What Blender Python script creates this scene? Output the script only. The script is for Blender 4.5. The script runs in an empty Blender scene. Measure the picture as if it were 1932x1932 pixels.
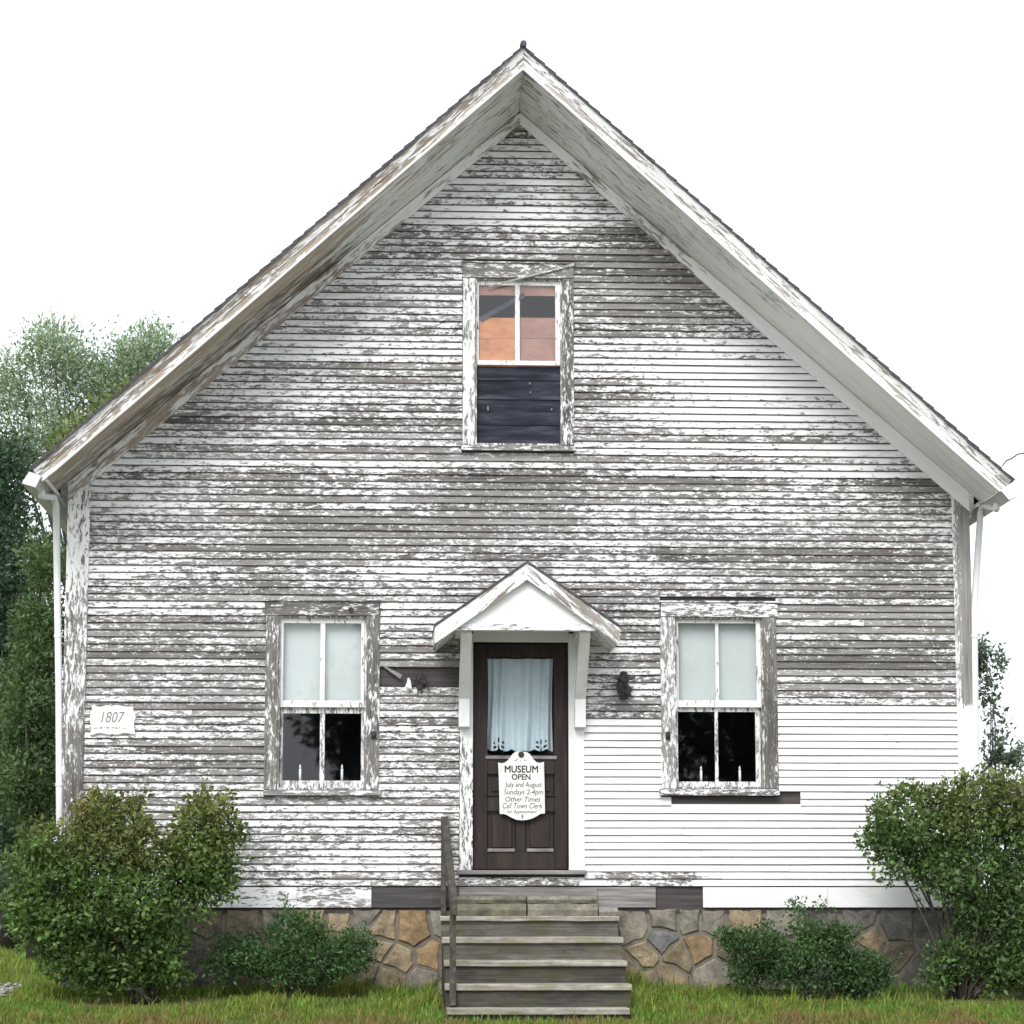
import bpy, math, random
import numpy as np
from mathutils import Vector, Matrix, noise

random.seed(7)
RNG = np.random.default_rng(7)
SC = bpy.context.scene
COL = SC.collection

# ------------------------------------------------------------------ camera
# measured on the photograph (1932 px wide copy): principal point, focal length, vanishing point of the depth axis
FPX, CPX = 4750.0, 966.0
PITCH = math.atan(724.0 / FPX)
YAW = math.atan(246.0 * math.cos(PITCH) / FPX)
CAM = Vector((-1.26, -22.7, 1.5))
cam_d = bpy.data.cameras.new('camera'); cam_o = bpy.data.objects.new('camera', cam_d); COL.objects.link(cam_o)
cam_o.location = CAM
cam_o.rotation_euler = (math.pi / 2 + PITCH, 0, -YAW)
cam_d.sensor_width = 36; cam_d.sensor_height = 36; cam_d.sensor_fit = 'AUTO'
cam_d.lens = 18.0 * FPX / CPX
cam_d.clip_start = 0.1; cam_d.clip_end = 3000
SC.camera = cam_o
_R = Vector((math.cos(YAW), -math.sin(YAW), 0))
_F = Vector((math.sin(YAW) * math.cos(PITCH), math.cos(YAW) * math.cos(PITCH), math.sin(PITCH)))
_U = _R.cross(_F)

def at(px, py, Y=0.0):
    d = _R * (px - CPX) + _U * (CPX - py) + _F * FPX
    t = (Y - CAM.y) / d.y
    return CAM + d * t

def proj(X, Y, Z):
    v = Vector((X, Y, Z)) - CAM
    k = FPX / v.dot(_F)
    return CPX + v.dot(_R) * k, CPX - v.dot(_U) * k

# ------------------------------------------------------------------ world, sun, exposure
SUN_EL, SUN_AZ = math.radians(43), math.radians(198)     # azimuth measured from +Y towards +X
w = bpy.data.worlds.new('World'); SC.world = w; w.use_nodes = True
nt = w.node_tree; nt.nodes.clear()
out = nt.nodes.new('ShaderNodeOutputWorld'); bg = nt.nodes.new('ShaderNodeBackground')
sky = nt.nodes.new('ShaderNodeTexSky'); sky.sky_type = 'NISHITA'; sky.sun_disc = False
sky.sun_elevation = SUN_EL; sky.sun_rotation = SUN_AZ
sky.air_density = 1.0; sky.dust_density = 6.0; sky.ozone_density = 1.0
hs = nt.nodes.new('ShaderNodeHueSaturation'); hs.inputs['Saturation'].default_value = 0.18
mx = nt.nodes.new('ShaderNodeMix'); mx.data_type = 'RGBA'; mx.inputs[0].default_value = 0.72
mx.inputs[7].default_value = (8.9, 9.35, 10.2, 1)          # the even cloud deck
nt.links.new(sky.outputs[0], hs.inputs['Color']); nt.links.new(hs.outputs[0], mx.inputs[6])
nt.links.new(mx.outputs[2], bg.inputs[0]); bg.inputs[1].default_value = 0.1
nt.links.new(bg.outputs[0], out.inputs[0])
sun_d = bpy.data.lights.new('sun', 'SUN'); sun_o = bpy.data.objects.new('sun', sun_d); COL.objects.link(sun_o)
sun_d.energy = 1.2; sun_d.angle = math.radians(25); sun_d.color = (1.0, 0.97, 0.93)
sdir = Vector((math.sin(SUN_AZ) * math.cos(SUN_EL), math.cos(SUN_AZ) * math.cos(SUN_EL), math.sin(SUN_EL)))
sun_o.rotation_euler = sdir.to_track_quat('Z', 'Y').to_euler(); sun_o.location = (0, -10, 30)
SC.view_settings.view_transform = 'Standard'; SC.view_settings.look = 'None'
SC.view_settings.exposure = 0.95; SC.view_settings.gamma = 1.0
SC.cycles.max_bounces = 8; SC.cycles.diffuse_bounces = 4; SC.cycles.transparent_max_bounces = 12
SC.cycles.use_denoising = True
try: SC.cycles.denoiser = 'OPENIMAGEDENOISE'
except Exception: pass

# ------------------------------------------------------------------ material helpers
def newmat(name):
    m = bpy.data.materials.new(name); m.use_nodes = True
    n = m.node_tree; n.nodes.clear()
    o = n.nodes.new('ShaderNodeOutputMaterial'); b = n.nodes.new('ShaderNodeBsdfPrincipled')
    n.links.new(b.outputs[0], o.inputs[0])
    return m, n, b, o

class G:
    """tiny node-graph writer"""
    def __init__(s, n): s.n = n
    def node(s, t, **kw):
        x = s.n.nodes.new(t)
        for k, v in kw.items(): setattr(x, k, v)
        return x
    def put(s, sock, v):
        if hasattr(v, 'is_linked') or hasattr(v, 'links'): s.n.links.new(v, sock)
        else: sock.default_value = v
    def math(s, op, a, b=None, clamp=False):
        x = s.node('ShaderNodeMath', operation=op, use_clamp=clamp); s.put(x.inputs[0], a)
        if b is not None: s.put(x.inputs[1], b)
        return x.outputs[0]
    def pos(s, rot=(0, 0, 0), scale=(1, 1, 1), loc=(0, 0, 0)):
        g = s.node('ShaderNodeNewGeometry')
        a = s.node('ShaderNodeMapping'); a.inputs['Rotation'].default_value = rot; s.n.links.new(g.outputs['Position'], a.inputs[0])
        b = s.node('ShaderNodeMapping'); b.inputs['Scale'].default_value = scale; b.inputs['Location'].default_value = loc
        s.n.links.new(a.outputs[0], b.inputs[0])
        return b.outputs[0]
    def noise(s, vec, scale=1.0, detail=4.0, rough=0.55, w=None, dist=0.0):
        x = s.node('ShaderNodeTexNoise', noise_dimensions='4D' if w is not None else '3D')
        s.n.links.new(vec, x.inputs['Vector'])
        if w is not None: s.put(x.inputs['W'], w)
        x.inputs['Scale'].default_value = scale; x.inputs['Detail'].default_value = detail
        x.inputs['Roughness'].default_value = rough; x.inputs['Distortion'].default_value = dist
        return x.outputs[0]
    def vor(s, vec, scale, feature='F1', out=0):
        x = s.node('ShaderNodeTexVoronoi', feature=feature); s.n.links.new(vec, x.inputs['Vector']); x.inputs['Scale'].default_value = scale
        return x.outputs[out]
    def ramp(s, fac, stops):
        x = s.node('ShaderNodeValToRGB'); s.n.links.new(fac, x.inputs[0]); e = x.color_ramp.elements
        while len(e) < len(stops): e.new(0.5)
        for k, (p, c) in enumerate(stops):
            e[k].position = p; e[k].color = (c[0], c[1], c[2], 1) if len(c) == 3 else c
        return x.outputs[0]
    def mix(s, f, a, b, mode='MIX'):
        x = s.node('ShaderNodeMix', data_type='RGBA', blend_type=mode)
        s.put(x.inputs[0], f)
        for sock, v in ((x.inputs[6], a), (x.inputs[7], b)):
            if isinstance(v, tuple): sock.default_value = (v[0], v[1], v[2], 1)
            else: s.n.links.new(v, sock)
        return x.outputs[2]
    def step(s, v, lo, hi):
        x = s.node('ShaderNodeMapRange', interpolation_type='SMOOTHSTEP'); s.n.links.new(v, x.inputs[0])
        s.put(x.inputs[1], lo); s.put(x.inputs[2], hi); return x.outputs[0]
    def bump(s, h, strength, dist, normal=None):
        x = s.node('ShaderNodeBump'); s.n.links.new(h, x.inputs['Height']); x.inputs['Strength'].default_value = strength; x.inputs['Distance'].default_value = dist
        if normal is not None: s.n.links.new(normal, x.inputs['Normal'])
        return x.outputs[0]
    def attr(s, name, out='Fac'):
        x = s.node('ShaderNodeAttribute', attribute_name=name); return x.outputs[out]
    def orand(s):
        return s.node('ShaderNodeObjectInfo').outputs['Random']

def painted_wood(name, rot=(0, 0, 0), fine=(11.0, 34.0, 34.0), coarse=(1.8, 11.0, 11.0), white=(0.765, 0.768, 0.765), woodtint=(1, 1, 1), rough_edge=0.012):
    """white oil paint flaking off grey weathered wood; vertex attribute 'paint' = how much is left"""
    m, n, b, o = newmat(name); g = G(n)
    r = g.orand(); wv = g.math('MULTIPLY', r, 61.7)
    r2 = g.math('FRACT', g.math('MULTIPLY', r, 17.31)); sc = g.math('ADD', 0.75, g.math('MULTIPLY', r2, 0.85))
    def nz(scale, detail, rough, ss, dist=0.0):
        x = g.node('ShaderNodeTexNoise', noise_dimensions='4D'); n.links.new(g.pos(rot, scale), x.inputs['Vector'])
        n.links.new(wv, x.inputs['W']); n.links.new(ss, x.inputs['Scale']); x.inputs['Detail'].default_value = detail
        x.inputs['Roughness'].default_value = rough; x.inputs['Distortion'].default_value = dist; return x.outputs[0]
    n1 = nz(fine, 5.0, 0.64, sc, 0.35)
    n2 = g.noise(g.pos(rot, coarse), 1.0, 2.0, 0.5, w=wv)
    n3 = nz(tuple(v * 3.3 for v in fine), 3.0, 0.6, sc)
    c = g.math('ADD', g.math('ADD', g.math('MULTIPLY', n1, 0.54), g.math('MULTIPLY', n2, 0.12)), g.math('MULTIPLY', n3, 0.34))
    cov = g.attr('paint')
    th = g.math('ADD', 0.5, g.math('MULTIPLY', g.math('SUBTRACT', 0.5, cov), 0.33))
    d = g.math('SUBTRACT', c, th)
    paint = g.step(d, -rough_edge * 0.5, rough_edge * 0.5)
    lip = g.math('MULTIPLY', g.step(d, -0.004, 0.010), g.math('SUBTRACT', 1.0, g.step(d, 0.010, 0.030)))
    thin = g.step(d, -0.040, 0.0)
    # bare wood: silver grey to nearly black, streaked along the grain
    gr = g.noise(g.pos(rot, (2.4, 110.0, 110.0)), 1.0, 4.0, 0.68, w=wv)
    gb = g.noise(g.pos(rot, (1.1, 5.0, 5.0)), 1.0, 4.0, 0.6, w=wv)
    t = woodtint
    wood = g.ramp(g.math('ADD', g.math('ADD', g.math('MULTIPLY', gr, 0.55), g.math('MULTIPLY', gb, 0.45)), g.math('MULTIPLY', g.math('SUBTRACT', r, 0.5), 0.16)),
                  [(0.30, (0.046 * t[0], 0.042 * t[1], 0.038 * t[2])), (0.44, (0.132 * t[0], 0.123 * t[1], 0.113 * t[2])),
                   (0.57, (0.240 * t[0], 0.230 * t[1], 0.218 * t[2])), (0.74, (0.40 * t[0], 0.405 * t[1], 0.39 * t[2]))])
    tn = g.noise(g.pos(rot, tuple(v * 1.7 for v in fine)), 1.0, 2.0, 0.5)
    wood = g.mix(g.math('MULTIPLY', thin, g.math('MULTIPLY', tn, 0.8)), wood, (0.50, 0.497, 0.485))
    # paint, dirty and uneven, hairline cracks
    pd = g.noise(g.pos(rot, (1.5, 7.0, 7.0)), 1.0, 6.0, 0.65)
    pcol = g.ramp(pd, [(0.22, (white[0] * 0.68, white[1] * 0.68, white[2] * 0.65)), (0.45, (white[0] * 0.94, white[1] * 0.94, white[2] * 0.93)), (0.7, (white[0] * 1.03, white[1] * 1.03, white[2] * 1.03))])
    ck = g.noise(g.pos(rot, (7.0, 130.0, 130.0)), 1.0, 2.0, 0.5, w=wv)
    pcol = g.mix(g.math('MULTIPLY', g.step(ck, 0.66, 0.72), 0.45), pcol, (0.30, 0.285, 0.26))
    n.links.new(g.mix(paint, wood, pcol), b.inputs['Base Color'])
    b.inputs['Roughness'].default_value = 0.75; b.inputs['Specular IOR Level'].default_value = 0.25
    hh = g.math('ADD', g.math('ADD', paint, g.math('MULTIPLY', lip, 0.8)), g.math('MULTIPLY', gr, 0.5))
    n.links.new(g.bump(hh, 0.9, 0.0022), b.inputs['Normal'])
    return m

def simple(name, stops, scale=(8, 8, 8), detail=4, rough=0.8, bump=0.3, bdist=0.004, spec=0.3, metallic=0.0, perobj=0.0):
    m, n, b, o = newmat(name); g = G(n)
    wv = g.math('MULTIPLY', g.orand(), 37.0)
    nz = g.noise(g.pos(scale=scale), 1.0, detail, 0.6, w=wv)
    col = g.ramp(nz, stops)
    if perobj:
        v = g.math('ADD', 1.0 - perobj / 2, g.math('MULTIPLY', g.orand(), perobj))
        hsv = g.node('ShaderNodeHueSaturation'); n.links.new(col, hsv.inputs['Color']); n.links.new(v, hsv.inputs['Value']); col = hsv.outputs[0]
    n.links.new(col, b.inputs['Base Color'])
    b.inputs['Roughness'].default_value = rough; b.inputs['Specular IOR Level'].default_value = spec; b.inputs['Metallic'].default_value = metallic
    if bump: n.links.new(g.bump(nz, bump, bdist), b.inputs['Normal'])
    return m

M = {}
M['clap'] = painted_wood('peeling_clapboard_paint', woodtint=(1.0, 0.99, 0.99))
M['trim_x'] = painted_wood('peeling_trim_paint_horizontal', fine=(6, 24, 24))
M['trim_z'] = painted_wood('peeling_trim_paint_vertical', rot=(0, math.pi / 2, 0), fine=(6, 24, 24))
M['core'] = simple('bare_sheathing', [(0.3, (0.030, 0.026, 0.026)), (0.6, (0.075, 0.066, 0.064)), (0.8, (0.12, 0.11, 0.105))], (1.5, 1.5, 30), bump=0.4)
M['butt'] = simple('worn_lap_shadow_edge', [(0.3, (0.030, 0.027, 0.025)), (0.6, (0.075, 0.069, 0.063)), (0.8, (0.15, 0.14, 0.13))], (6, 6, 6), bump=0.2)  # bare worn edge, darkened to paint in the lap shadow line
M['rail'] = simple('old_brown_rail', [(0.3, (0.030, 0.026, 0.022)), (0.55, (0.066, 0.058, 0.048)), (0.8, (0.15, 0.135, 0.115))], (20, 2.0, 20), bump=0.4)
M['dark_board'] = simple('bare_dark_board', [(0.3, (0.028, 0.026, 0.028)), (0.55, (0.070, 0.065, 0.067)), (0.8, (0.15, 0.142, 0.142))], (2.0, 2.0, 45), bump=0.4)
M['grey_board'] = simple('bare_grey_board', [(0.3, (0.11, 0.10, 0.095)), (0.55, (0.22, 0.21, 0.20)), (0.8, (0.42, 0.41, 0.39))], (2.0, 2.0, 40), bump=0.4)
M['white'] = simple('white_painted_metal', [(0.3, (0.62, 0.64, 0.63)), (0.7, (0.76, 0.78, 0.775))], (3, 3, 3), rough=0.45, bump=0.05)
M['gutter'] = simple('dull_aluminium', [(0.3, (0.36, 0.38, 0.375)), (0.7, (0.52, 0.54, 0.53))], (3, 3, 3), rough=0.5, bump=0.05)
M['clean_white'] = simple('plain_white_paint', [(0.3, (0.60, 0.61, 0.605)), (0.6, (0.70, 0.705, 0.70))], (2.5, 2.5, 2.5), rough=0.6, bump=0.06)
M['door'] = simple('dark_stained_wood', [(0.3, (0.012, 0.009, 0.008)), (0.55, (0.026, 0.017, 0.015)), (0.8, (0.060, 0.034, 0.026))], (16, 16, 2.2), rough=0.6, bump=0.25, bdist=0.002)
M['door_ledge'] = simple('pale_moulding', [(0.3, (0.10, 0.09, 0.09)), (0.7, (0.27, 0.25, 0.245))], (8, 8, 8), bump=0.2)  # glass sill and panel ledges, paler than the rest of the door
M['shingle'] = simple('asphalt_shingle', [(0.3, (0.035, 0.035, 0.038)), (0.7, (0.10, 0.10, 0.105))], (40, 40, 40), rough=0.95, bump=0.4)
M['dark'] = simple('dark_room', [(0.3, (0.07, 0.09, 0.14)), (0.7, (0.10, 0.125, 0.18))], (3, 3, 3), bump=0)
M['shade'] = simple('roller_shade_cloth', [(0.3, (0.52, 0.56, 0.56)), (0.7, (0.60, 0.635, 0.63))], (1.5, 1.5, 3), bump=0.05)
M['candle'] = simple('ivory_plastic', [(0.3, (0.74, 0.75, 0.76)), (0.7, (0.80, 0.81, 0.82))], (8, 8, 8), rough=0.4, bump=0)
M['iron'] = simple('rusty_iron', [(0.3, (0.018, 0.015, 0.016)), (0.6, (0.05, 0.043, 0.042)), (0.8, (0.11, 0.095, 0.09))], (30, 30, 30), bump=0.6)
M['board_orange'] = simple('orange_board', [(0.3, (0.38, 0.15, 0.07)), (0.55, (0.56, 0.24, 0.11)), (0.75, (0.58, 0.30, 0.17))], (5, 5, 9), bump=0.2)
M['board_pink'] = simple('pinkish_board', [(0.3, (0.25, 0.13, 0.105)), (0.55, (0.36, 0.195, 0.155)), (0.75, (0.47, 0.28, 0.22))], (5, 5, 9), bump=0.2)
M['board_black'] = simple('blackened_board', [(0.35, (0.006, 0.007, 0.014)), (0.5, (0.020, 0.022, 0.036)), (0.7, (0.070, 0.072, 0.095))], (2.2, 2.2, 16), bump=0.5)
M['sign'] = simple('sign_paint', [(0.3, (0.66, 0.66, 0.62)), (0.7, (0.76, 0.76, 0.72))], (12, 12, 12), rough=0.6, bump=0.08)
M['ink'] = simple('black_lettering', [(0.3, (0.012, 0.012, 0.012)), (0.7, (0.02, 0.02, 0.02))], (12, 12, 12), bump=0)
M['grey_ink'] = simple('faded_lettering', [(0.3, (0.16, 0.16, 0.15)), (0.7, (0.25, 0.25, 0.24))], (12, 12, 12), bump=0)
M['mortar'] = simple('lime_mortar', [(0.3, (0.11, 0.10, 0.078)), (0.7, (0.20, 0.175, 0.14))], (14, 14, 14), bump=0.6)
M['road'] = simple('bounce_paled_road', [(0.3, (0.26, 0.255, 0.245)), (0.7, (0.36, 0.355, 0.34))], (30, 30, 30), bump=0.5)  # out-of-view road, its colour paled to bounce light up to the soffits
M['bark'] = simple('bark', [(0.3, (0.030, 0.025, 0.022)), (0.7, (0.085, 0.072, 0.062))], (30, 30, 8), bump=0.6)
M['wire'] = simple('black_wire', [(0.3, (0.02, 0.02, 0.02)), (0.7, (0.03, 0.03, 0.03))], (5, 5, 5), bump=0)

def stone_mat():
    m, n, b, o = newmat('field_stone'); g = G(n)
    r = g.orand(); wv = g.math('MULTIPLY', r, 41.0)
    nz = g.noise(g.pos(scale=(6, 6, 6)), 1.0, 6.0, 0.62, w=wv); nf = g.noise(g.pos(scale=(45, 45, 45)), 1.0, 3.0, 0.6, w=wv)
    col = g.attr('stonecol', 'Color')
    k = g.ramp(nz, [(0.28, (0.40, 0.40, 0.41)), (0.5, (0.95, 0.93, 0.90)), (0.70, (1.40, 1.36, 1.28))])
    c2 = g.mix(1.0, col, k, 'MULTIPLY')
    c3 = g.mix(1.0, c2, g.ramp(nf, [(0.3, (0.75, 0.75, 0.75)), (0.7, (1.15, 1.15, 1.15))]), 'MULTIPLY')
    n.links.new(c3, b.inputs['Base Color']); b.inputs['Roughness'].default_value = 0.9; b.inputs['Specular IOR Level'].default_value = 0.2
    n.links.new(g.bump(g.math('ADD', nz, g.math('MULTIPLY', nf, 0.4)), 0.8, 0.012), b.inputs['Normal'])
    return m
M['stone'] = stone_mat()

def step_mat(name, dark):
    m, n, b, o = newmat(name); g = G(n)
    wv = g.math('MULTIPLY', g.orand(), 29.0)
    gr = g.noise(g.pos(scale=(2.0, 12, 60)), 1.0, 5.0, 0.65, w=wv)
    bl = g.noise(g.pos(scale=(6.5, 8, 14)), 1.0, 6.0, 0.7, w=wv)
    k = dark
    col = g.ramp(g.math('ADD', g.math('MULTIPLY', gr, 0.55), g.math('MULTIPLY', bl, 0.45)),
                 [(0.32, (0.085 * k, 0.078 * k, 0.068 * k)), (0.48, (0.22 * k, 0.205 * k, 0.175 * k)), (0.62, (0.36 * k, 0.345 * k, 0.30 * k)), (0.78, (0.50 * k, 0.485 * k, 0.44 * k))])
    moss = g.step(g.noise(g.pos(scale=(3.2, 5, 8)), 1.0, 4.0, 0.6), 0.47, 0.64)
    col = g.mix(g.math('MULTIPLY', moss, 0.45), col, (0.12 * (k + .3), 0.125 * (k + .3), 0.05 * (k + .3)))
    n.links.new(col, b.inputs['Base Color']); b.inputs['Roughness'].default_value = 0.9; b.inputs['Specular IOR Level'].default_value = 0.15
    n.links.new(g.bump(gr, 0.5, 0.004), b.inputs['Normal'])
    return m
M['tread'] = step_mat('weathered_plank', 1.12); M['riser'] = step_mat('darkest_plank', 0.24); M['riser2'] = step_mat('darker_plank', 0.42)  # risers reuse the tread plank colours, scaled darker

def glass_mat():
    m, n, b, o = newmat('old_window_glass'); g = G(n); n.nodes.remove(b)
    tr = g.node('ShaderNodeBsdfTransparent'); tr.inputs[0].default_value = (0.96, 0.97, 0.97, 1)
    gl = g.node('ShaderNodeBsdfGlossy'); gl.inputs['Roughness'].default_value = 0.02
    fr = g.node('ShaderNodeFresnel'); fr.inputs[0].default_value = 1.75
    nz = g.noise(g.pos(scale=(3, 3, 3)), 1.0, 2.0, 0.5); nb = g.bump(nz, 0.03, 0.004)
    n.links.new(nb, gl.inputs['Normal'])
    bf = g.node('ShaderNodeNewGeometry').outputs['Backfacing']; fac = g.math('MULTIPLY', fr.outputs[0], g.math('SUBTRACT', 1.0, bf))
    mxs = g.node('ShaderNodeMixShader'); n.links.new(fac, mxs.inputs[0]); n.links.new(tr.outputs[0], mxs.inputs[1]); n.links.new(gl.outputs[0], mxs.inputs[2])
    n.links.new(mxs.outputs[0], o.inputs[0])
    return m
M['glass'] = glass_mat()

def curtain_mat():
    m, n, b, o = newmat('sheer_curtain'); g = G(n)
    b.inputs['Base Color'].default_value = (0.50, 0.62, 0.68, 1); b.inputs['Roughness'].default_value = 0.9
    nz = g.noise(g.pos(scale=(60, 60, 60)), 1.0, 2.0, 0.5)
    n.links.new(g.ramp(nz, [(0.3, (0.58, 0.68, 0.75)), (0.7, (0.68, 0.77, 0.82))]), b.inputs['Base Color'])
    return m
M['curtain'] = curtain_mat()

def leaf_mat(name, trans=0.3, rough=0.55, spec=0.4):
    m, n, b, o = newmat(name); g = G(n)
    col = g.attr('leafcol', 'Color')
    n.links.new(col, b.inputs['Base Color']); b.inputs['Roughness'].default_value = rough; b.inputs['Specular IOR Level'].default_value = spec
    tl = g.node('ShaderNodeBsdfTranslucent'); n.links.new(g.mix(1.0, col, (1.2, 1.35, 0.7), 'MULTIPLY'), tl.inputs[0])
    mxs = g.node('ShaderNodeMixShader'); mxs.inputs[0].default_value = trans
    n.links.new(b.outputs[0], mxs.inputs[1]); n.links.new(tl.outputs[0], mxs.inputs[2]); n.links.new(mxs.outputs[0], o.inputs[0])
    return m
M['leaf'] = leaf_mat('leaves'); M['grass'] = leaf_mat('grass_blades', 0.35, 0.6, 0.25)

def ground_mat():
    m, n, b, o = newmat('rough_lawn'); g = G(n)
    a = g.noise(g.pos(scale=(1.2, 1.2, 1.2)), 1.0, 5.0, 0.6); f = g.noise(g.pos(scale=(28, 28, 28)), 1.0, 4.0, 0.65)
    c = g.ramp(a, [(0.3, (0.07, 0.095, 0.025)), (0.5, (0.12, 0.145, 0.032)), (0.7, (0.17, 0.16, 0.05))])
    c = g.mix(g.step(f, 0.45, 0.7), c, (0.065, 0.050, 0.032))
    n.links.new(c, b.inputs['Base Color']); b.inputs['Roughness'].default_value = 0.95; b.inputs['Specular IOR Level'].default_value = 0.1
    n.links.new(g.bump(f, 0.9, 0.03), b.inputs['Normal'])
    return m
M['ground'] = ground_mat()

# ------------------------------------------------------------------ mesh helpers
def tag(o, label=None, cat=None, group=None, kind=None):
    if label: o['label'] = label
    if cat: o['category'] = cat
    if group: o['group'] = group
    if kind: o['kind'] = kind
    return o

def empty(name, loc, label, cat, group=None):
    e = bpy.data.objects.new(name, None); e.location = loc; e.empty_display_size = 0.2; COL.objects.link(e)
    return tag(e, label, cat, group)

def wloc(o):
    v = Vector((0, 0, 0))
    while o is not None: v += o.location; o = o.parent
    return v

class MB:
    def __init__(s): s.v = []; s.f = []
    def add(s, vs, fs):
        k = len(s.v); s.v += [tuple(x) for x in vs]; s.f += [tuple(i + k for i in q) for q in fs]; return s
    def box(s, x0, x1, y0, y1, z0, z1):
        if x0 > x1: x0, x1 = x1, x0
        if y0 > y1: y0, y1 = y1, y0
        if z0 > z1: z0, z1 = z1, z0
        return s.add([(x0, y0, z0), (x1, y0, z0), (x1, y1, z0), (x0, y1, z0), (x0, y0, z1), (x1, y0, z1), (x1, y1, z1), (x0, y1, z1)],
                     [(0, 3, 2, 1), (4, 5, 6, 7), (0, 1, 5, 4), (1, 2, 6, 5), (2, 3, 7, 6), (3, 0, 4, 7)])
    def prism(s, poly, y0, y1):
        """polygon in XZ extruded from y0 (front) to y1"""
        n = len(poly)
        vs = [(p[0], y0, p[1]) for p in poly] + [(p[0], y1, p[1]) for p in poly]
        a = sum(poly[i][0] * poly[(i + 1) % n][1] - poly[(i + 1) % n][0] * poly[i][1] for i in range(n))
        fs = [tuple(range(n)), tuple(range(2 * n - 1, n - 1, -1))] + [((i + 1) % n, i, i + n, (i + 1) % n + n) for i in range(n)]
        if a < 0: fs = [tuple(reversed(q)) for q in fs]
        return s.add(vs, fs)
    def hexa(s, p):
        """8 points: bottom four then top four, both counter-clockwise seen from above"""
        return s.add(p, [(0, 3, 2, 1), (4, 5, 6, 7), (0, 1, 5, 4), (1, 2, 6, 5), (2, 3, 7, 6), (3, 0, 4, 7)])
    def tube(s, pts, rad, sides=8, cap=True):
        pts = [Vector(p) for p in pts]; n = len(pts); rings = []
        if not hasattr(rad, '__len__'): rad = [rad] * n
        up = Vector((0.137, 0.31, 0.94)).normalized()
        for i, p in enumerate(pts):
            t = (pts[min(i + 1, n - 1)] - pts[max(i - 1, 0)]).normalized()
            a = t.cross(up)
            if a.length < 0.05: a = t.cross(Vector((1, 0, 0)))
            a.normalize(); b = t.cross(a)
            rings.append([p + (a * math.cos(2 * math.pi * k / sides) + b * math.sin(2 * math.pi * k / sides)) * rad[i] for k in range(sides)])
        vs = [v for r in rings for v in r]; fs = []
        for i in range(n - 1):
            for k in range(sides):
                fs.append((i * sides + k, i * sides + (k + 1) % sides, (i + 1) * sides + (k + 1) % sides, (i + 1) * sides + k))
        if cap: fs += [tuple(reversed(range(sides))), tuple(range((n - 1) * sides, n * sides))]
        return s.add(vs, fs)
    def lathe(s, c, prof, sides=12):
        """profile of (r, z) around a vertical axis at c"""
        n = len(prof); vs = []; fs = []
        for r, z in prof:
            for k in range(sides):
                a = 2 * math.pi * k / sides; vs.append((c[0] + r * math.cos(a), c[1] + r * math.sin(a), c[2] + z))
        for i in range(n - 1):
            for k in range(sides):
                fs.append((i * sides + k, i * sides + (k + 1) % sides, (i + 1) * sides + (k + 1) % sides, (i + 1) * sides + k))
        fs += [tuple(reversed(range(sides))), tuple(range((n - 1) * sides, n * sides))]
        return s.add(vs, fs)
    def build(s, name, mat, parent=None, paint=None, bevel=0.0, smooth=False, kind=None):
        off = wloc(parent) if parent is not None else Vector((0, 0, 0))
        me = bpy.data.meshes.new(name)
        me.from_pydata([(v[0] - off.x, v[1] - off.y, v[2] - off.z) for v in s.v], [], s.f); me.update()
        if paint is not None:
            at_ = me.attributes.new('paint', 'FLOAT', 'POINT')
            vals = [paint(*v) if callable(paint) else paint for v in s.v]
            at_.data.foreach_set('value', vals)
        if mat is not None: me.materials.append(M[mat] if isinstance(mat, str) else mat)
        if smooth: me.polygons.foreach_set('use_smooth', [True] * len(me.polygons))
        o = bpy.data.objects.new(name, me); COL.objects.link(o)
        if parent is not None: o.parent = parent
        if bevel:
            md = o.modifiers.new('bevel', 'BEVEL'); md.width = bevel; md.segments = 1; md.limit_method = 'ANGLE'
        if kind: o['kind'] = kind
        return o

def boxpx(px0, px1, py0, py1, yf, yb):
    """box whose front face covers a photo rectangle measured on the plane y = yf"""
    a = at(px0, (py0 + py1) / 2, yf); b = at(px1, (py0 + py1) / 2, yf)
    t = at((px0 + px1) / 2, py0, yf); c = at((px0 + px1) / 2, py1, yf)
    return (a.x, b.x, yf, yb, c.z, t.z)

# ------------------------------------------------------------------ ground and road
GZ = 0.66
def gz(x, y):
    if y > 0: z = GZ + 0.012 * min(y, 20)
    else:
        t = -y
        z = GZ - 0.05 * t if t < 0.6 else GZ - 0.03 - 0.135 * (t - 0.6)
        z = max(z, 0.0)
    z += 0.03 * noise.noise(Vector((x * 0.7, y * 0.7, 0))) * (1 if y > -4 else 0)
    if x < -3.5 and y > -3: z += 0.05 * min(1.0, (-3.5 - x) / 1.5)
    return z
xs = sorted(set([-400, -200, -100, -60, -35, -20, -12] + [round(-9 + 0.25 * i, 3) for i in range(73)] + [12, 20, 35, 60, 100, 200, 400]))
ys = sorted(set([-400, -200, -100, -60, -40, -30, -22, -14, -9, -7] + [round(-6 + 0.25 * i, 3) for i in range(33)] + [3, 5, 8, 12, 18, 25, 40, 70, 120, 200, 400]))
mb = MB(); mb.v = [(x, y, gz(x, y) - (0.012 if y < -5.2 else 0)) for y in ys for x in xs]
nx = len(xs)
mb.f = [(j * nx + i, j * nx + i + 1, (j + 1) * nx + i + 1, (j + 1) * nx + i) for j in range(len(ys) - 1) for i in range(nx - 1)]
tag(mb.build('ground', 'ground', smooth=True), kind='structure')
mb = MB(); mb.box(-300, 300, -30, -6.2, -0.2, 0.004); tag(mb.build('road', 'road'), kind='structure')

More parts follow.
